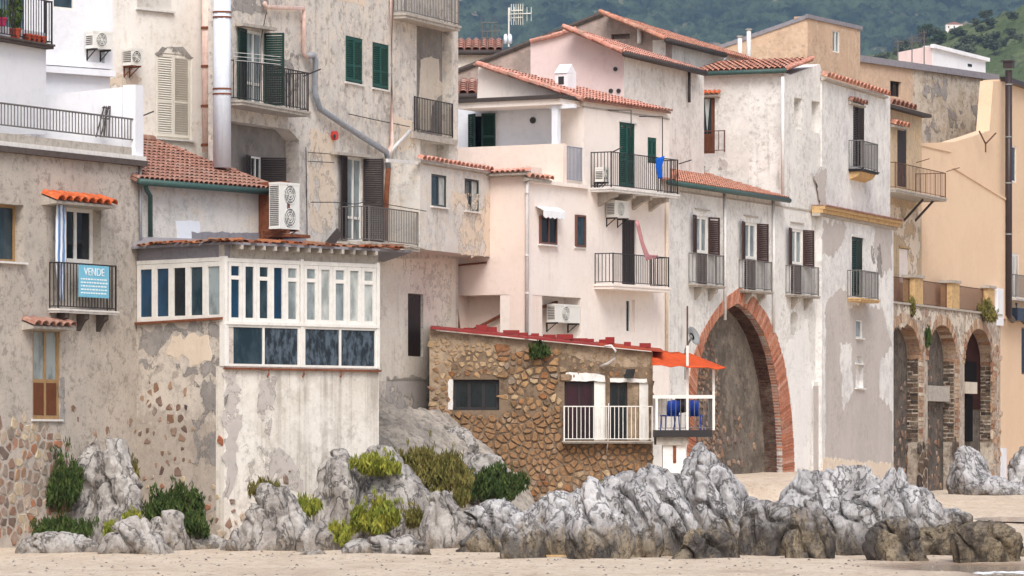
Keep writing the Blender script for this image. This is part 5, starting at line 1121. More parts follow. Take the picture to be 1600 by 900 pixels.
tile_canopy(k_, LL, 1079, 1122, 137, 147, .3, 6, 'tilebright', .4); rail_line(k_, LL, 1078, 1132, 205, 238, .14, 'ironrust', .2, .02)
patch(k_, LL, [(1090, 262), (1112, 258), (1118, 275), (1095, 280)], 'darkren', .012, 3); patch(k_, LL, [(1120, 248), (1135, 248), (1136, 268), (1122, 268)], 'greyren', .012, 4)
E0, E1 = LL.P(1080, 113, .25), LL.P(1229, LL.hy(1080, 113, 1229, .25), .25); pt = math.atan(.21); up = LL.n * -math.cos(pt) + Z * math.sin(pt)
tiled_roof(k_, E0, E1, up, 2.65, 'tile', .2, .36); b = MB(); b.tube([E0 + LL.n * .05 - Z * .07, E1 + LL.n * .05 - Z * .07], .08, 8); mk('gutter', b, 'pipegreen', k_, True)
verge(k_, E1 + Z * .03, E1 + Z * .03 + up * 2.6, .08, 'tilepink')
b = MB(); K.box(b, K.s(1268), K.s(1287), -.02, .1, K.z(1278, 745), K.z(1278, 597)); mk('buttress', b, 'K', k_); patch(k_, K, [(1271, 603), (1287, 603), (1287, 740), (1272, 740)], 'greyren', .106, 3, .0); patch(k_, K, [(1228, 540), (1262, 500), (1270, 600), (1266, 730), (1242, 735), (1238, 640)], 'whiteren', .006, 8, .1, flake=False)

# --- whitewashed tower house
MU = Pl(1285, K.Y(1285) - .1, 3180); ML = MU.off(.14)
m_ = thing('whitewashed_house', 'tall narrow whitewashed house with moulded cornice and peeling grey foot', 'house', ML.P(1340, 740))
ud, gd = MU.rect(1333, 1351, 160, 262), ML.rect(1331, 1349, 371, 464)
n1, n2_ = ML.rect(1337, 1347, 500, 528), ML.rect(1336, 1349, 555, 606)
wall(m_, MU, [(1284, 124), (1391, 148), (1391, 360), (1284, 340)], 'Mt', [(rl(ud), .1)], thick=1.0, name='upper_wall')
wall(m_, ML, [(1284, ML.hy(1396, 345, 1284)), (1396, 345), (1396, 790), (1284, 790)], 'Mt', [(rl(gd), .12), (rl(n1), .12), (archloop(n2_[0], n2_[1], n2_[2], n2_[3] - .3, n2_[3], 10), .15)], thick=1.1)
closed_shutters(m_, MU, ud, 'wooddark', -.02, 'french_door'); closed_shutters(m_, ML, gd, 'wooddkgreen', -.04, 'french_door'); lintel(m_, ML, gd, 'slabwhite', h=.09, d=.05)
window(m_, ML, n1, .1, 'framewhite', 1, None, 'gcurt', fw=.05); sill(m_, ML, n1, 'slabwhite'); sill(m_, ML, n2_, 'slabwhite'); b = MB(); ML.box(b, n2_[0] + .01, n2_[0] + .12, -.14, -.02, n2_[2] + .03, n2_[3] - .35); mk('dark_slot', b, 'gdark', m_); b = MB(); ML.box(b, n2_[0] - .04, n2_[1] + .02, -.14, .03, n2_[3] - .34, n2_[3] - .28); mk('shelf', b, 'slabwhite', m_)
for dz, dd_, h_, mt in ((0, .34, .05, 'tileold'), (.055, .28, .1, 'ochrestone'), (.16, .2, .12, 'ochrestone'), (.285, .1, .1, 'concrete')):
    zz = ML.z(1396, 344) - dz + .02; b = MB(); ML.box(b, ML.s(1277), ML.s(1396) + .25, -.2, dd_, zz - h_, zz); mk('cornice', b, mt, m_)
balcony(m_, MU, 1347, 1373, 266, .5, 1.0, .09, 'iron', 'irongrey', .11); b = MB(); s0, s1 = MU.s(1347, .5), MU.s(1373, .5); zz = MU.z(1360, 266, .5) - .1; b.add([MU.W(p, o, q) for p in (s0 + .1, s1 - .1) for o, q in ((0, zz), (.42, zz), (.3, zz - .16), (0, zz - .28))], [(0, 1, 2, 3), (7, 6, 5, 4)] + [(i, 4 + i, 4 + (i + 1) % 4, (i + 1) % 4) for i in range(4)]); mk('balcony_corbel', b, 'ochrestone', m_)
balcony(m_, ML, 1345, 1374, 467, .5, .98, .12, 'ochrestone', 'irongrey', .12); tile_canopy(m_, MU, 1332, 1356, 160, 161, .18, 5, 'tileold', .3)
tile_canopy(m_, MU, 1292, 1391, 126, 135, .22, 18, 'tile', .35, name='eaves')
patch(m_, ML, [(1290, 470), (1312, 452), (1324, 455), (1326, 485), (1344, 474), (1380, 484), (1393, 540), (1376, 566), (1374, 618), (1394, 640), (1394, 735), (1290, 735)], 'greyren', .008, 41, .09, flake=False, holes=[rl(n1), archloop(n2_[0], n2_[1], n2_[2], n2_[3] - .3, n2_[3], 10)])
patch(m_, ML, [(1286, 345), (1322, 350), (1318, 380), (1300, 400), (1286, 395)], 'greyren', .008, 42, .12, flake=False); patch(m_, ML, [(1368, 350), (1393, 356), (1393, 420), (1380, 424), (1366, 395)], 'greyren', .008, 43, .12, flake=False); patch(m_, ML, [(1362, 385), (1375, 380), (1380, 430), (1366, 428)], 'darkren', .01, 44, .15); patch(m_, MU, [(1274, 270), (1290, 262), (1292, 330), (1284, 335)], 'greyren', .008, 45, .1, flake=False); patch(m_, ML, [(1286, 715), (1393, 725), (1393, 745), (1286, 740)], 'creamren', .02, 46, .06, flake=False)
patch(m_, ML, [(1312, 540), (1330, 535), (1333, 610), (1318, 640)], 'Mt', .011, 47, .1, flake=False)

# --- ochre house behind, with the long balcony
N = Pl(1395, 166.5, 3400)
n_ = thing('ochre_house', 'ochre-grey house squeezed behind the whitewashed one, with a long projecting balcony', 'house', N.P(1415, 480))
nd, nd2 = N.rect(1402, 1417, 198, 292), N.rect(1405, 1420, 388, 442)
wall(n_, N, [(1375, 164), (1440, 180), (1440, 486), (1375, 480)], 'N', [(rl(nd), .1), (rl(nd2), .06)], thick=.5)
b = MB(); N.box(b, nd[0], nd[1], -.09, -.03, nd[2], nd[3]); dd = mk('door', b, 'wooddark', n_); b = MB(); N.box(b, nd2[0] + .03, nd2[1] - .03, -.055, -.02, nd2[2], nd2[3] - .03); mk('door', b, 'pinkw', n_); lintel(n_, N, nd2, 'ochrestone', h=.05)
for k in range(4): b = MB(); q = nd[0] + .04 + (nd[1] - nd[0] - .08) * k / 4; N.box(b, q, q + (nd[1] - nd[0] - .08) / 4 - .02, -.03, -.012, nd[2] + .05, nd[3] - .05); mk('plank', b, 'wooddark', dd)
balcony(n_, N, 1400, 1479, 302, 1.3, 1.02, .14, 'concrete', 'ironrust', .2, 0, bw=.014); tile_canopy(n_, N, 1400, 1422, 191, 197, .3, 4, 'tile', .3)
for x in (1412, 1430): b = MB(); b.tube([N.P(x, 345, .0), N.P(x + 30, 312, 1.0)], .05, 6); mk('strut', b, 'concdark', n_)
for x, y in ((1432, 254), (1479, 268)): b = MB(); b.tube([N.P(x, y, 1.25), N.P(x + 20, y - 6, 1.5)], .018, 5); mk('clothes_pole', b, 'ironrust', n_)
b = MB(); N.box(b, N.s(1378), N.s(1443), -.4, .35, N.z(1418, 178), N.z(1418, 173)); mk('roof_slab', b, 'mesh', n_); tile_canopy(n_, N, 1393, 1432, 155, 167, .3, 6, 'tileold', .3, name='eaves'); patch(n_, N, [(1390, 320), (1438, 330), (1438, 430), (1420, 435), (1418, 385), (1395, 385)], 'creamren', .008, 3, .05)

# --- big peeling wall behind
OW = Pl(1425, 180, 5500)
o_h = thing('peeling_house', 'large blank house with mottled peeling plaster and a grey sheet coping', 'house', OW.P(1420, 400))
ow = OW.rect(1391, 1408, 127, 151)
wall(o_h, OW, [(1262, 80), (1426, 103), (1426, 420), (1262, 420)], 'Otan', [(rl(ow), .25)], thick=1.0, name='tan_wall'); wall(o_h, OW, [(1426.3, 103), (1556, 122), (1556, 420), (1426.3, 420)], 'O', thick=1.0)
window(o_h, OW, ow, .2, 'wooddark', 2, None, 'gdark'); band(o_h, OW, 1260, 75, 1557, 117, .28, .15, 'sheet', name='coping')
for q in ([(1442, 132), (1460, 125), (1478, 130), (1476, 148), (1455, 152), (1440, 148)], [(1480, 175), (1500, 170), (1506, 205), (1485, 215)], [(1448, 190), (1466, 188), (1466, 210), (1450, 212)], [(1520, 165), (1530, 160), (1542, 190), (1528, 205)]): patch(o_h, OW, q, 'darkren', .012, q[0][0] * .1, .2)
patch(o_h, OW, [(1552, 125), (1557, 125), (1557, 178), (1549, 170)], 'whiteren', .015, 6, .05)
# --- peach house
PW = Pl(1433, 170, 3800)
p_ = thing('peach_house', 'smooth peach-painted house above the arcade with a raised stair parapet', 'house', PW.P(1500, 480))
wall(p_, PW, [(1432, 224), (1490, 222), (1520, 213), (1546, 204), (1552, 126), (1574, 128), (1574, 498), (1432, 488)], 'peach', thick=.6, o=-.25); wall(p_, PW, [(1434, 226), (1484, 238), (1488, 262), (1573, 314), (1573, 498), (1434, 488)], 'peach', thick=.24, name='stair_parapet')
band(p_, PW, 1488, 259, 1573, 311, .09, .05, 'peach', name='coping'); band(p_, PW, 1434, 223, 1486, 235, .09, .05, 'peach', name='coping')
b = MB(); 
for e in ((0, 0, 1540, 225, 1530, 205), (0, 0, 1540, 225, 1556, 208), (0, 0, 1540, 238, 1540, 222)): b.tube([PW.P(e[2], e[3], .05), PW.P(e[4], e[5], .05)], .035, 5)
mk('cable_bracket', b, 'ironrust', p_)
RW = Pl(1565, 181, 3300)
r_h = thing('right_peach_house', 'peach house cut by the right edge of the picture, behind the dark flue', 'house', RW.P(1590, 720))
rs = RW.rect(1581, 1592, 396, 468); rs2 = RW.rect(1581, 1588, 228, 285); rs3 = RW.rect(1596, 1606, 512, 585)
wall(r_h, RW, [(1564, 124), (1860, RW.hy(1564, 124, 1860)), (1860, 780), (1564, 790)], 'peach', [(rl(rs), .1), (rl(rs2), .1), (rl(rs3), .1)], thick=.8)
closed_shutters(r_h, RW, rs, 'framewhite', -.02, 'french_door'); window(r_h, RW, rs2, .09, 'framewhite', 1, None, 'gdark'); window(r_h, RW, rs3, .09, 'framebrown', 1, None, 'gdark')
band(r_h, RW, 1564, 120, 1860, RW.hy(1564, 120, 1860), .2, .3, 'flue', name='eaves'); balcony(r_h, RW, 1588, 1640, 468, .3, 1.0, .12, 'slabwhite', 'irongrey', .14)
b = MB(); RW.box(b, RW.s(1590, .5), RW.s(1640, .5), .1, .5, RW.z(1600, 502, .5), RW.z(1600, 482, .5)); mk('panel_box', b, 'solar', r_h); pipe(r_h, [RW.P(1588, 474, .3), RW.P(1588, 490, .35), RW.P(1600, 505, .35)], .06, 'iron'); b = MB(); RW.box(b, RW.s(1563), RW.s(1570), -.1, .08, RW.z(1566, 752), RW.z(1566, 700)); mk('meter_box', b, 'white', r_h)
fp = thing('flue', 'tall dark brown metal flue with square cowl at the right edge', 'flue', RW.P(1577, 490, .4)); pipe(fp, [RW.P(1576, 110, .4), RW.P(1576, 492, .4), RW.P(1582, 500, .3)], .15, 'flue', 'pipe'); b = MB(); c0 = RW.P(1576, 110, .4); b.fbox(c0, RW.d, RW.n, Z, -.22, .22, -.2, .2, .1, .35); b.fbox(c0, RW.d, RW.n, Z, -.26, .26, -.24, .24, .355, .42); mk('cowl', b, 'flue', fp)
for y in (131, 213, 285, 365): b = MB(); b.tube([RW.P(1576, y, .4), RW.P(1576, y + 2, .4)], .165, 12); mk('clip', b, 'acgrey', fp)

# --- arcade
Q = Pl(1395, 163, 3250)
q_ = thing('arcade', 'old three-arched stone arcade carrying a railed terrace above the beach', 'arcade', Q.P(1480, 768))
AR = [(1385, 1438, 504, 560), (1449.5, 1494, 507, 565), (1507, 1551, 513, 570)]
holes = []
for x0, x1, yt, ysp in AR:
    s0, s1 = Q.s(x0), Q.s(x1); xm = (x0 + x1) / 2; holes.append((archloop(s0, s1, Q.z(xm, 775), Q.z(xm, ysp), Q.z(xm, yt), 16), .55))
qw = wall(q_, Q, [(1370, 471), (1563, 494), (1563, 800), (1370, 800)], 'Q', holes, thick=1.2)
QI = Q.off(-.55); rn = random.Random(17)
for ai, (x0, x1, yt, ysp) in enumerate(AR):
    xm = (x0 + x1) / 2; s0, s1 = Q.s(x0), Q.s(x1); zsp, zt = Q.z(xm, ysp), Q.z(xm, yt); cs, wv_ = (s0 + s1) / 2, (s1 - s0) / 2
    nv = 26
    for k in range(nv):      # voussoirs
        a0, a1 = math.pi * (k + .08) / nv, math.pi * (k + .92) / nv; b = MB(); r1_, pr = rn.uniform(.32, .42), rn.uniform(.015, .05)
        loop = [(cs + (wv_ + e) * math.cos(t_), zsp + (zt - zsp + e) * math.sin(t_)) for e, t_ in ((-.02, a0), (r1_, a0), (r1_, a1), (-.02, a1))]
        b.add([Q.W(p, o, z_) for o in (-.5, pr) for p, z_ in loop], [(0, 1, 2, 3), (7, 6, 5, 4)] + [(i, 4 + i, 4 + (i + 1) % 4, (i + 1) % 4) for i in range(4)]); mk('voussoir', b, 'tufa', qw)
    z_ = Q.z(xm, 690); top = zsp - .05; k = 0
    while z_ < top:           # brick quoins up the far jamb, alternately long and short
        hh_ = rn.uniform(.13, .2); L = rn.uniform(.45, .6) if k % 2 else rn.uniform(.28, .4); b = MB(); Q.box(b, s1 - .03, s1 + L, -.06, rn.uniform(.015, .04), z_, z_ + hh_ - .025); mk('quoin', b, 'tufa', qw)
        oo = -.08
        while oo > -.5:
            l2 = rn.uniform(.14, .34); b = MB(); Q.box(b, s1 - rn.uniform(.0, .05), s1 + .05, max(-.54, oo - l2), oo - .02, z_ + rn.uniform(0, .04), z_ + hh_ - rn.uniform(.01, .06)); mk('jamb_stone', b, 'quoin', qw); oo -= l2
        z_ += hh_; k += 1
    patch(q_, QI, [(x0 - 19, 500), (x1 - 16, 500), (x1 - 16, 790), (x0 - 19, 790)], 'arcshade', .006, 5, 0, 'inner_wall')
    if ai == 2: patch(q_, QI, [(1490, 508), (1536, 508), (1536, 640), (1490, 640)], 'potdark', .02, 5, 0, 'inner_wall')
M['tmp'] = M['brick']
stones(qw, Q, [(1438, 690), (1450, 690), (1450, 775), (1438, 775)], .4, 'quoin', seed=3); stones(qw, Q, [(1494, 690), (1507, 690), (1507, 775), (1494, 775)], .4, 'quoin', seed=4); stones(qw, Q, [(1552, 540), (1563, 545), (1563, 740), (1552, 740)], .35, 'tufa', seed=5, keep=.7)
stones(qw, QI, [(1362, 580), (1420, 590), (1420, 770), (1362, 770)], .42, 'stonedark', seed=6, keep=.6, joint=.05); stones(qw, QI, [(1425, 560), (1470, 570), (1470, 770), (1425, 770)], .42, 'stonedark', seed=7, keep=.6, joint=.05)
b = MB(); s0, s1, z0, z1 = Q.rect(1451, 1484, 603, 627, -.2); Q.box(b, s0, s1, -.54, -.2, z0, z1); mk('concrete_panel', b, 'concrete', q_); b = MB(); s0, s1, z0, z1 = Q.rect(1509, 1527, 597, 615, -.2); Q.box(b, s0, s1, -.54, -.2, z0, z1); mk('concrete_panel', b, 'ghostlight', q_)
b = MB(); s0, s1, z0, z1 = Q.rect(1508, 1526, 565, 597, -.4); Q.box(b, s0, s1, -.54, -.4, z0, z1); mk('dark_window', b, 'deepshade', q_); b = MB(); s0, s1, z0, z1 = Q.rect(1508, 1520, 618, 690, -.4); Q.box(b, s0, s1, -.54, -.4, z0, z1); mk('dark_doorway', b, 'deepshade', q_)
b = MB(); Q.box(b, Q.s(1372), Q.s(1564), -1.0, .08, Q.z(1480, 484), Q.z(1480, 481)); mk('ledge', b, 'concrete', q_)
zt_ = Q.z(1480, 480.8)
for x0, x1 in ((1430, 1443), (1488, 1500), (1545, 1555)):
    b = MB(); Q.box(b, Q.s(x0), Q.s(x1), -.5, -.02, zt_, zt_ + 1.05); po = mk('post', b, 'ochrestone', q_); b = MB(); Q.box(b, Q.s(x0) - .1, Q.s(x1) + .1, -.55, .04, zt_ + 1.053, zt_ + 1.17); mk('cap', b, 'concrete', po)
for x0, x1 in ((1385, 1430), (1443, 1488), (1500, 1545)): railing(q_, Q, [(Q.s(x0), -.25), (Q.s(x1), -.25)], zt_, zt_ + 1.0, 'ironrust', .16, .022)
b = MB(); Q.box(b, Q.s(1557), Q.s(1566), -.6, .06, zt_ - .5, zt_ + 1.1); mk('white_block', b, 'white', q_)
stones(qw, Q, [(1393, 478), (1562, 498), (1562, 600), (1553, 590), (1545, 530), (1528, 508), (1512, 530), (1506, 560), (1496, 550), (1488, 520), (1471, 502), (1456, 520), (1446, 560), (1437, 540), (1428, 510), (1411, 500), (1396, 512)], .3, 'stonemix', seed=44, keep=.55, proud=.02, joint=.03)
for q in ([(1395, 478), (1436, 482), (1440, 500), (1420, 500), (1396, 520)], [(1452, 486), (1470, 488), (1464, 510), (1452, 520)], [(1480, 488), (1505, 492), (1506, 560), (1498, 540)], [(1510, 494), (1530, 496), (1524, 512), (1510, 522)]): patch(q_, Q, q, 'ghostlight', .02, q[0][0] * .1, .12)

# --- roofs and gables behind
SR = Pl(975, 134, 3500); SLp = Pl(975, 134, -14800)
s_h = thing('rose_gable_house', 'house with rose-pink gable wall and orange tiled roof behind the pink house', 'house', SR.P(975, 250))
wall(s_h, SLp, [(829, 66), (898, 46), (974.7, 82), (974.7, 260), (829, 260)], 'S', thick=.6, o=.006, name='gable_wall'); wall(s_h, SR, lev(SR, 975, 1100, 82, 300), 'L', thick=.6)
pt = math.atan(.43); up = SR.n * -math.cos(pt) + Z * math.sin(pt); E0, E1 = SR.P(973, 81, .25), SR.P(1100, SR.hy(973, 81, 1100, .25), .25); tiled_roof(s_h, E0, E1, up, lambda t: 2.25 * (1 - t * .9), 'tilepink', .2, .36)
b = MB(); b.tube([E0 + SR.n * .06 - Z * .07, E1 + SR.n * .06 - Z * .07], .09, 8); mk('gutter', b, 'mesh', s_h, True); verge(s_h, E0 + Z * .03 + SR.d * -.03, E0 + Z * .03 - SR.d * .03 + up * 2.2, .08, 'tilepink'); verge(s_h, SLp.P(829, 65, .1), SLp.P(898, 45, .1), .08, 'tilepink')
for x, y in ((962, 108), (955, 142), (967, 142)): disc(s_h, SLp, x, y, .07, .0, 'acdark', 'vent', .05)
pipe(s_h, [SR.P(1077, 108, .1), SR.P(1077, 160, .1)], .05, 'mesh')
TL = Pl(1040, 150, -14800); TR = Pl(1040, 150, 3500)
t_h = thing('brown_gable_house', 'tall brown-grey gable house with long orange tiled roof at the back', 'house', TL.P(900, 200))
tv = TL.rect(955, 984, 53, 61); wall(t_h, TL, [(700, 118), (945, 21), (1041, 60), (1041, 220), (700, 220)], 'T', [(rl(tv), .3)], thick=.6, name='gable_wall'); wall(t_h, TR, lev(TR, 1040, 1200, 62, 220), 'L', thick=.5)
pt = math.atan(.42); up = TR.n * -math.cos(pt) + Z * math.sin(pt); E0, E1 = TR.P(1039, 60, .25), TR.P(1200, TR.hy(1039, 60, 1200, .25), .25); tiled_roof(t_h, E0, E1, up, lambda t: 2.75 * (1 - t * .8), 'tile', .2, .36); b = MB(); b.tube([E0 + SR.n * .06 - Z * .07, E0.lerp(E1, .55) + SR.n * .06 - Z * .07], .1, 8); mk('gutter', b, 'mesh', t_h, True)
verge(t_h, E0 + Z * .03, E0 + Z * .03 + up * 2.7, .08, 'tile'); b = MB(); b.tube([TL.P(945, 20, .02), TL.P(700, 117, .02)], .1, 6); mk('coping', b, 'concdark', t_h); pipe(t_h, [TR.P(1133, 88, .2), TR.P(1128, 98, .15), TR.P(1110, 104, .1), TR.P(1088, 108, .1)], .06, 'pipewhite'); pipe(t_h, [TL.P(999, 68, .1), TL.P(999, 41, .1)], .08, 'pipewhite', 'vent_pipe')
for lab, x0, x1, y, Y, L, pz in (('orange tiled roof of a house glimpsed beside the twin white tanks', 690, 785, 78, 158, 2.2, .28), ('small orange tiled roof tucked between grey house and pale gable', 690, 757, 146, 131.5, 2.5, .25)):
    pl = Pl(x0, Y, None); t_ = thing('tiled_house', lab, 'house', pl.P((x0 + x1) / 2, y + 60)); wall(t_, pl, lev(pl, x0, x1 - 2, y, y + 70), 'E', thick=.5); E0, E1 = pl.P(x0, y, .25), pl.P(x1, y, .25); up = Vector((0, 1, pz)).normalized(); tiled_roof(t_, E0, E1, up, L, 'tilepink', .26, .4); b = MB(); b.tube([E0 + Vector((0, -.05, -.1)), E1 + Vector((0, -.05, -.1))], .1, 8); mk('gutter', b, 'mesh', t_, True)
UL = Pl(1262, 166, None); UR = Pl(1262, 166, 4300)
u_h = thing('sandy_house', 'sandy-tan flat house with a raised corner block at the back', 'house', UL.P(1230, 180)); wall(u_h, UL, [(1100, 82), (1168, 58), (1261.7, 25), (1261.7, 200), (1100, 200)], 'U', thick=.6, o=.006); uwin = UR.rect(1301, 1312, 48, 82); wall(u_h, UR, lev(UR, 1262, 1344, 25, 200), 'U', [(rl(uwin), .12)], thick=.6); window(u_h, UR, uwin, .1, 'framewhite', 2, None, 'gcurt', fw=.05)
band(u_h, UR, 1260, 22, 1346, UR.hy(1260, 22, 1346), .16, .06, 'sheet', name='coping'); band(u_h, UL, 1100, 79, 1262, 22.5, .16, .06, 'sheet', name='coping')
for lab, x, y0, y1 in (('left white vent pipe standing on the roof beside the sandy house', 1156, 85, 58), ('taller right-hand white vent pipe on the roof beside the sandy house', 1170, 88, 47)): tp = thing('vent_pipe', lab, 'pipe', UL.P(x, y0, 2)); pipe(tp, [UL.P(x, y0 + 20, 2), UL.P(x, y1, 2)], .09, 'pipewhite', 'pipe'); b = MB(); b.tube([UL.P(x, y1, 2), UL.P(x, y1 - 2, 2)], .13, 8); mk('cap', b, 'concrete', tp)
VP_, VR = Pl(1457, 230, -9000), Pl(1457, 230, 5200)
v_h = thing('white_flat_house', 'white flat-roofed house on the hillside above the peeling wall', 'house', VR.P(1480, 130)); wall(v_h, VP_, lev(VP_, 1402, 1457, 82, 200)[:0] or [(1402, 82), (1456.7, 71), (1456.7, 180), (1402, 180)], 'S', thick=.6, o=.006); wall(v_h, VR, [(1457, 71), (1540, 92), (1540, 200), (1457, 200)], 'white', thick=.6); band(v_h, VR, 1455, 69, 1542, 91, .2, .2, 'white', name='coping'); b = MB(); VR.box(b, VR.s(1512), VR.s(1518), -.02, .03, VR.z(1515, 104), VR.z(1515, 100)); mk('window', b, 'gdark', v_h)
def antenna(label, pl, x, yb, yt, arms, o=0, mat='irongrey'):
    t_ = thing('tv_antenna', label, 'antenna', pl.P(x, yb, o)); b = MB(); b.tube([pl.P(x, yb + 8, o), pl.P(x, yt, o)], .03, 6); mk('mast', b, mat, t_)
    for y, x0, x1, ne in arms:
        b = MB(); b.tube([pl.P(x0, y, o), pl.P(x1, y - 1, o)], .02, 5)
        for k in range(ne): P0 = pl.P(x0 + (x1 - x0) * k / max(1, ne - 1), y, o); b.tube([P0 - Z * .25, P0 + Z * .25], .012, 4); b.tube([P0 - Vector((0, .25, 0)), P0 + Vector((0, .25, 0))], .012, 4)
        mk('boom', b, mat, t_)
UF = Pl(800, 149, None)
antenna('three-armed television antenna at the left on the tiled roof by the grey house', UF, 753, 62, 34, [(36, 752, 778, 5), (50, 752, 780, 5), (60, 752, 775, 4)]); antenna('television antenna with square grid on a mast above the brown gable', UF, 795, 65, 12, [(22, 797, 830, 6), (17, 799, 817, 6), (28, 799, 817, 6)], mat='acwhite')
VF = Pl(1430, 222, None); antenna('leftmost television antenna beside the white flat-roofed house', VF, 1403, 95, 63, [(66, 1398, 1412, 5)]); antenna('middle television antenna beside the white flat-roofed house', VF, 1425, 95, 55, [(60, 1420, 1442, 6), (66, 1422, 1440, 5)]); antenna('tallest right-hand television antenna beside the white flat-roofed house', VF, 1444, 100, 48, [(52, 1436, 1447, 4), (62, 1436, 1447, 4)])
antenna('tall television antenna in front of the smooth peach wall', Q, 1543, 480, 362, [(366, 1542, 1556, 4), (375, 1542, 1566, 5), (384, 1542, 1556, 4), (392, 1543, 1552, 3)], -.4)
for k, x in enumerate((790, 797)): t_ = thing('water_tank', '%s of the two white rounded water tanks on the roof' % ('left', 'right')[k], 'water tank', UF.P(x, 64), 'twin white water tanks'); b = MB(); P0 = UF.P(x, 68); b.tube([P0, P0 + Z * .28], .07, 12); b.tube([P0 + Z * .26, P0 + Z * .34], .07, 12, .04); mk('barrel', b, 'ductwhite', t_, True)

# ---------------------------------------------------------------- rocks, slope, shrubs
def rock(label, xc, yb, w, h, seed, mat='rock', Y=None, lean=0, depth=None, flute=1.0, cut=.25, sub=5, group='limestone rocks along the beach', base=None, sq=1.0):
    """weathered limestone: lobed body with vertical flutes and cracks; xc,yb centre of its foot, w,h size in picture px"""
    if Y is None:
        Y = 96
        for _ in range(6): Y = F * (H - ground_z((xc - CX) / F * Y, Y)) / (yb - HY)
    sc = F / Y; X = (xc - CX) / F * Y; W_, H_ = w / sc / 2 * 1.08, h / sc * 1.0; D_ = (depth or min(W_ * 2, 1.6)) / 2; zb = H - (yb - HY) / F * Y
    bm = bmesh.new(); bmesh.ops.create_icosphere(bm, subdivisions=sub, radius=1); so = Vector((seed * 3.17, seed * 1.71, seed * 2.3)); size = (W_ * D_ * H_) ** (1 / 3)
    rn = random.Random(seed * 13 + 1); planes = []
    for _ in range(20):
        nv = Vector((rn.gauss(0, 1), rn.gauss(0, 1), rn.gauss(.25, .65))).normalized(); planes.append((nv, rn.uniform(.78, 1.08)))
    gx, gz, fq, ph = rn.uniform(.8, 1.1), rn.uniform(.1, .55), rn.uniform(1.3, 2.1), rn.random()
    for v_ in bm.verts:
        u0 = v_.co.copy(); p = Vector([math.copysign(abs(c_) ** .62, c_) for c_ in u0])
        for nv, dv in planes:
            k = p.dot(nv) - dv
            if k > 0: p -= nv * (k * .94)
        zt = (p.z / .92 + cut) / (1 + cut); taper = 1 - .2 * max(0, zt) ** 2
        b_ = Vector((p.x * 1.1 * W_ * taper, p.y * 1.1 * D_ * taper, zt * H_)); wq = b_ + so
        wx = noise.noise(wq * .9) * .3 + noise.noise(wq * 2.3) * .14
        cc = (wq.x * gx + wq.y * .45 + wq.z * gz + wx) * fq + ph; tri = abs(cc - math.floor(cc) - .5) * 2; groove = max(0, 1 - tri / .3) ** 1.4
        cc2 = (wq.z * .9 - wq.x * .35 + wx * 1.3) * 1.25 + ph; tri2 = abs(cc2 - math.floor(cc2) - .5) * 2; ledge = max(0, 1 - tri2 / .14)
        vo2 = noise.voronoi(Vector((wq.x * 2.6 + wx + 7, wq.y * 2.6, wq.z * 1.6)))[0]; crack2 = max(0, 1 - (vo2[1] - vo2[0]) / .16); lump2 = .5 - vo2[0]
        lobes = noise.noise(wq * (1.1 / size)) * .26
        fine = noise.noise(wq * 4.5) * .035 + noise.noise(wq * 9) * .018 + noise.noise(wq * 19) * .01
        gate = .4 + .6 * sm(-.2, .3, noise.noise(wq * .8 + Vector((4, 4, 4))))
        dsp = size * lobes + flute * (-.26 * groove * gate - .07 * ledge * gate + .07 * lump2 - .035 * crack2) + fine
        dirn = Vector((u0.x, u0.y, u0.z * .5)).normalized(); b_ += dirn * dsp; b_.x += lean * b_.z; v_.co = b_
    bm.normal_update()
    me = bpy.data.meshes.new('rock'); bm.to_mesh(me); bm.free(); me.materials.append(M[mat]); me.polygons.foreach_set('use_smooth', [True] * len(me.polygons))
    o_ = bpy.data.objects.new('rock', me); COL.objects.link(o_); o_.location = (X, Y, zb - .08); WL[o_.name] = o_.location.copy()
    o_.rotation_euler = (0, 0, RND.uniform(-.3, .3)); return tag(o_, label, 'rock', group)
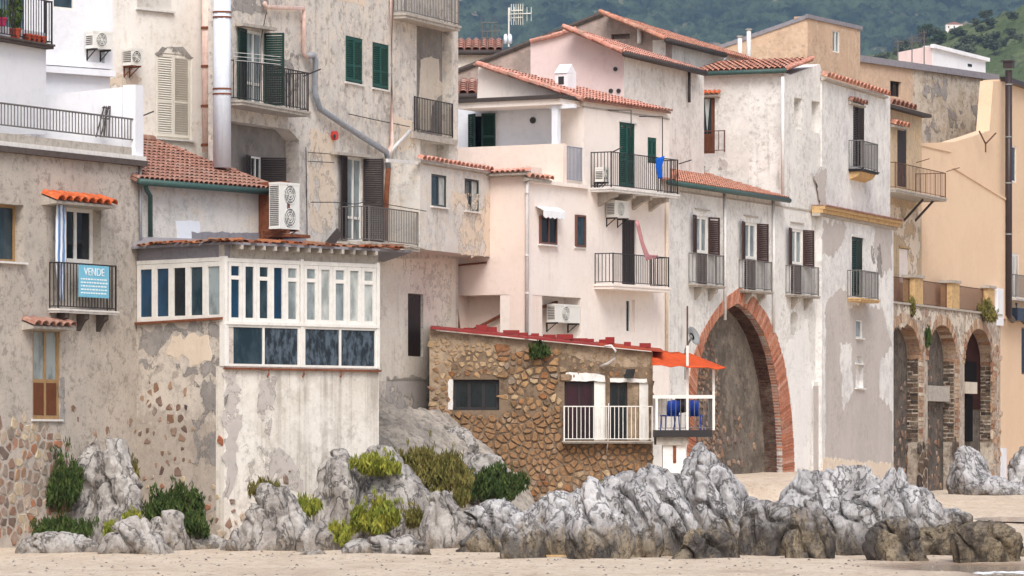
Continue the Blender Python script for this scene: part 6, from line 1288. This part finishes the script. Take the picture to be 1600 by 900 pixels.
RK = [
 ('tall pale split slab at far left, its left half', 136, 852, 96, 170, 1, 'rockdry', None, .06, 1.3, .8),
 ('tall pale split slab at far left, its right half', 190, 850, 78, 156, 2, 'rockdry', 99, -.05, 1.2, .8),
 ('long low slab on the sand at the far left', 86, 864, 125, 38, 3, 'rockdry', None, 0, 1.0, .6),
 ('low broken rock in front of the tall split slab', 208, 865, 100, 58, 4, 'rockdry', None, 0, 1.0, .9),
 ('small rock right of the tall split slab under dark shrubs', 262, 860, 60, 62, 5, 'rockdry', None, 0, .9, .9),
 ('small grey rock at the corner foot of the stained wall', 318, 858, 70, 30, 6, 'rockdry', None, 0, .9, .8),
 ('rounded grey boulder against the foot of the streaked white wall', 432, 860, 112, 96, 7, 'rockdry', 99, 0, 1.3, 1.0),
 ('small boulder on the right of the rounded grey one', 505, 860, 80, 50, 8, 'rockdry', None, 0, 1.0, .9),
 ('low grey stone left of the rounded boulder', 372, 858, 46, 34, 9, 'rockdry', None, 0, .8, .8),
 ('tiny flat stone alone on the sand', 490, 866, 46, 12, 10, 'rockdry', None, 0, .5, .4),
 ('pale cracked rock face merging into the white wall', 535, 818, 76, 112, 11, 'rockdry', 103, 0, 1.4, .7),
 ('large pale boulder capped with moss below the sunroom', 614, 822, 118, 118, 12, 'rockdry', 103, -.03, 1.8, .9),
 ('long low rock on the sand below the mossy boulder', 602, 864, 128, 30, 13, 'rockdry', None, 0, 1.0, .9),
 ('rock with yellow shrub just right of the mossy boulder', 696, 842, 72, 76, 14, 'rockdry', 100, 0, 1.2, .9),
 ('low rock at the sand edge right of the yellow shrubs', 706, 852, 100, 38, 15, 'rock', None, 0, 1.0, 1.0),
 ('grey knobbly rock below the dark green shrub', 770, 845, 110, 70, 16, 'rock', 102, 0, 1.4, 1.1),
 ('knobbly rock jutting onto the sand in the middle', 815, 872, 62, 78, 17, 'rock', None, 0, 1.0, 1.1),
 ('low broken rock left of the one jutting onto the sand', 762, 862, 84, 40, 18, 'rock', None, 0, 1.0, 1.1),
 ('small rounded rock below the left stone-house window', 845, 838, 70, 54, 19, 'rock', 101, 0, 1.2, 1.1),
 ('upright fluted rock under the stone house corner', 902, 856, 70, 92, 20, 'rock', 98, .05, 1.2, 1.2),
 ('fluted grey rib at the left end of the big outcrop', 882, 868, 66, 88, 21, 'rock', None, -.1, 1.1, 1.2),
 ('dark-footed rib with deep hollow in the big outcrop', 938, 872, 96, 118, 22, 'rock', None, -.08, 1.2, 1.3),
 ('pale domed top at the left of the big outcrop', 968, 822, 120, 84, 23, 'rock', 100, -.05, 1.6, 1.2),
 ('central fluted rib of the big outcrop', 1000, 870, 84, 112, 24, 'rock', None, -.15, 1.1, 1.3),
 ('smooth pale block below the white terrace pillar', 1042, 822, 112, 104, 25, 'rock', 100, -.1, 1.6, 1.1),
 ('broad sloping rib in the middle right of the big outcrop', 1056, 868, 96, 128, 26, 'rock', None, -.18, 1.1, 1.2),
 ('highest white knob of the big outcrop under the arch', 1116, 826, 78, 138, 27, 'rock', 100, -.04, 1.5, 1.0),
 ('leaning grey slab at the right end of the big outcrop', 1132, 868, 84, 136, 28, 'rock', 97, -.16, 1.2, 1.1),
 ('low dark rock at the foot of the leaning slab', 1100, 872, 90, 50, 29, 'rockwet', None, 0, 1.0, 1.1),
 ('dark weedy rock in the gap below the brick arch', 1196, 868, 92, 94, 30, 'rockwet', None, .1, 1.2, 1.2),
 ('grey block behind the dark weedy rock under the arch', 1178, 830, 60, 62, 31, 'rock', 100, 0, 1.2, 1.0),
 ('white-topped rock right of the brick arch foot', 1258, 848, 104, 118, 32, 'rock', 98, .05, 1.5, 1.2),
 ('narrow dark pillar rock standing on the sand', 1266, 872, 66, 92, 33, 'rockwet', None, 0, 1.0, 1.2),
 ('large white-topped rock with a dark cave in front of the whitewashed house', 1336, 872, 140, 148, 34, 'rock', 96, 0, 1.6, 1.3),
 ('squat dark rock at the right foot of the cave rock', 1400, 876, 78, 72, 35, 'rockwet', None, 0, 1.1, 1.2),
 ('ridged pale rock right of the cave rock', 1402, 846, 90, 108, 36, 'rock', 98, .03, 1.4, 1.4),
 ('fluted rock at the right end of the white-topped group', 1440, 848, 70, 84, 37, 'rock', 98, .0, 1.2, 1.4),
 ('low dark weedy rock right of the fluted group', 1480, 866, 110, 52, 38, 'rockdark', None, 0, 1.2, .9),
 ('rounded dark weedy boulder nearest the water', 1540, 876, 96, 66, 39, 'rockdark', None, 0, 1.2, .8),
 ('flat pale rock on the sand behind the dark weedy boulders', 1486, 812, 66, 22, 40, 'rock', 112, 0, 1.2, .8),
 ('dark pebble-like rock at the right edge by the water', 1592, 874, 40, 22, 41, 'rockdark', None, 0, .6, .8),
 ('grey rock slope between the arcade piers', 1528, 772, 66, 72, 42, 'rock', 162, -.35, 2.0, 1.0),
 ('low grey rock at the foot of the arcade', 1556, 774, 90, 28, 43, 'rock', 160, 0, 2.0, 1.0),
 ('grey crag at the right edge beside the arcade', 1600, 772, 56, 70, 44, 'rock', 166, 0, 2.5, 1.1),
 ('broad grey ledge behind the white-topped rocks at the whitewashed wall', 1296, 850, 92, 112, 45, 'rock', 106, 0, 1.8, 1.0),
 ('low grey ledge at the foot of the brick arch', 1222, 850, 76, 78, 46, 'rock', 107, 0, 1.6, 1.0),
 ('grey ledge behind the ridged pale rock near the arcade', 1392, 850, 96, 104, 47, 'rock', 106, 0, 1.8, 1.0),
 ('flat grey ledge under the stone house wall', 880, 850, 110, 76, 48, 'rock', 108, 0, 1.6, 1.0),
 ('grey ledge below the stone-house balcony', 990, 850, 120, 92, 49, 'rock', 108, 0, 1.6, 1.0),
 ('dark outcrop low on the bare slope left of the stone house', 752, 752, 96, 46, 50, 'rockdry', 113, -.2, 1.6, .9),
 ('dark ledge at the top of the bare slope by the stone house corner', 716, 704, 60, 40, 51, 'rockdry', 118.5, -.3, 1.2, .9),
]
for lab, xc, yb, w, h_, sd, mt, Y, ln, dp, fl_ in RK: rock(lab + (' rock' if 'rock' not in lab and 'boulder' not in lab and 'stone' not in lab and 'crag' not in lab else ''), xc, yb, w, h_, sd, mt, Y, ln, dp, fl_, sub=6 if w * h_ > 4200 else 5)
# bare sloping ground between sunroom and stone house
b = MB(); nx_, ny_ = 110, 80
TLc, TRc, BLc, BRc = [Vector(((x - CX) / F * Y, Y, H + (HY - y) / F * Y)) for x, y, Y in ((586, 622, 117.5), (700, 648, 120.8), (586, 830, 104.5), (850, 790, 119))]
for jj in range(ny_ + 1):
    for ii in range(nx_ + 1):
        P_ = TLc.lerp(TRc, ii / nx_).lerp(BLc.lerp(BRc, ii / nx_), jj / ny_); P_.z += .3 * noise.noise(P_ * .8) + .16 * noise.noise(P_ * 2.2) + .07 * noise.noise(P_ * 5) + .35 * math.sin(math.pi * jj / ny_) * math.sin(math.pi * ii / nx_); b.v.append(P_)
for jj in range(ny_):
    for ii in range(nx_): k = jj * (nx_ + 1) + ii; b.f.append((k, k + 1, k + nx_ + 2, k + nx_ + 1))
struct(mk('rock_slope', b, 'slope', None, True, False))

def shrub(label, xc, yb, w, h_, mat, seed, Y=100, n=900, leaf=.07, up=1.8, cat='shrub', depth=None):
    rn = random.Random(seed); sc = F / Y; P0 = Vector(((xc - CX) / F * Y, Y, H - (yb - HY) / F * Y)); W_, H_ = w / sc / 2, h_ / sc
    t_ = thing('shrub', label, cat, P0, 'shrubs among the rocks'); sb = MB(); fb = MB(); ns = max(9, int(w / 4))
    for k in range(ns):
        a_ = rn.random() * 6.28; r_ = rn.random() ** .5; tip = P0 + Vector((math.cos(a_) * W_ * r_ * .9, math.sin(a_) * min(W_, .5) * r_, H_ * rn.uniform(.4, 1.0) * (1 - .35 * r_)))
        root = P0 + Vector(((tip.x - P0.x) * .55, (tip.y - P0.y) * .5, 0)); sb.tube([root, root.lerp(tip, .5) + Vector((rn.uniform(-.03, .03), 0, .02)), tip], .014, 5, .005)
        leaf_cloud(fb, tip - Z * H_ * .12, Vector((W_ * .17 + .04, .13, H_ * .2 + .03)), n // ns, leaf * 1.5, rn, shell=.7, up=up, wid=.22)
    leaf_cloud(fb, P0 + Z * H_ * .3, Vector((W_ * .8, min(W_, .55) * .7, H_ * .34)), n // 4, leaf * 1.4, rn, shell=.5, up=up, wid=.25)
    for k in range(int(w / 5) + 4):
        a_ = rn.random() * 6.28; r_ = rn.random() ** .5; tip = P0 + Vector((math.cos(a_) * W_ * r_ * 1.05, math.sin(a_) * min(W_, .5) * r_, H_ * rn.uniform(.6, 1.18) * (1 - .3 * r_)))
        sb.tube([P0 + (tip - P0) * .3, tip], .007, 4, .003)
        leaf_cloud(fb, tip, Vector((.06, .06, .09)), 10, leaf, rn, shell=1, up=2.5, wid=.2)
    mk('stem', sb, 'bark', t_); mk('foliage', fb, mat, t_, recalc=False, kind='stuff'); return t_
for i_, (lab, xc, yb, w, h_, mt, Y, n) in enumerate([
 ('dark green shrub climbing behind the tall split slab at left', 96, 800, 62, 112, 'leafdark', 101.5, 1800), ('dark grass clump low at the far left above the long slab', 98, 846, 105, 42, 'leafdark', 98.2, 1500), ('dark green shrub spreading beside the stained corner', 268, 818, 104, 66, 'leafdark', 101.5, 2200), ('dark green trailing shrub low at the stained wall foot', 306, 842, 56, 46, 'leafdark', 100, 900),
 ('narrow green tuft in the wall right of the split slab', 206, 748, 20, 40, 'leafolive', 103.2, 300), ('yellow-green tuft on the low rock at left', 206, 822, 28, 24, 'leafyel', 97.4, 350), ('small yellow-green tuft left of the low broken rock', 174, 838, 24, 26, 'leafyel', 97.4, 350),
 ('brownish tuft on top of the rounded grey boulder', 412, 774, 50, 24, 'leafolive', 100.5, 500), ('yellow-green bush beside the rounded grey boulder', 479, 804, 46, 32, 'leafyel', 99.4, 900), ('big yellow-green bush below the mossy boulder', 590, 830, 84, 58, 'leafyel', 101.2, 2200), ('small olive bush right of the big yellow-green one', 646, 822, 34, 36, 'leafolive', 101, 700), ('small bush at the sand edge near the flat stone', 531, 848, 38, 34, 'leafyel', 98, 700),
 ('large olive bush filling the slope above the pale boulder', 668, 772, 134, 84, 'leafolive', 108, 4200), ('dark green bush left of the stone house foot', 776, 782, 96, 58, 'leafdark', 111, 2400), ('moss and succulents capping the pale boulder', 588, 740, 78, 34, 'leafyel', 102.2, 1300), ('olive tuft right of the pale boulder', 683, 812, 32, 44, 'leafyel', 100.5, 700), ('dry olive tuft beneath the large olive bush', 722, 790, 34, 50, 'leafolive', 106, 700),
 ('wall plant growing below the red roof of the stone house', 846, 556, 38, 20, 'leafdark', 120.9, 500), ('bush growing out of the arcade at its right end', 1542, 502, 34, 34, 'leafolive', 176.2, 700), ('small plant on the arcade ledge at its left end', 1424, 494, 16, 30, 'leafolive', 165.4, 250), ('hanging plant between the first two arches of the arcade', 1449, 540, 12, 34, 'leafdark', 167.6, 250), ('weed tuft at the stone house foot above the domed rock', 928, 776, 26, 30, 'leafyel', 119.5, 350)]):
    shrub(lab, xc, yb, w, h_, mt, 60 + i_, Y, n, .065 if Y < 115 else .08)
# loose plank of driftwood
b = MB(); P0 = Vector(((865 - CX) / F * 92.6, 92.6, ground_z((865 - CX) / F * 92.6, 92.6))); b.fbox(P0, Vector((.97, .2, 0)), Vector((-.2, .97, 0)), Z, -.25, .28, -.05, .05, -.02, .05); tag(mk('driftwood', b, 'ochrestone'), 'small pale plank of driftwood on the sand before the middle rocks', 'driftwood')

# ---------------------------------------------------------------- air
hz = MB(); hz.fbox(Vector((0, 0, 0)), Vector((1, 0, 0)), Vector((0, 1, 0)), Z, -3500, 3500, -60, 6500, -1.8, 620)
mt_ = bpy.data.materials.new('haze'); mt_.use_nodes = True; nt = mt_.node_tree; nt.nodes.remove(nt.nodes['Principled BSDF']); pv = nt.nodes.new('ShaderNodeVolumePrincipled')
pv.inputs['Color'].default_value = (.42, .57, .95, 1); pv.inputs['Density'].default_value = .000095; pv.inputs['Anisotropy'].default_value = .2; nt.links.new(pv.outputs[0], nt.nodes['Material Output'].inputs['Volume'])
ho = mk('haze', hz, mt_, recalc=True, kind='stuff'); ho['label'] = 'thin blue haze filling the air towards the hills'; ho['category'] = 'haze'
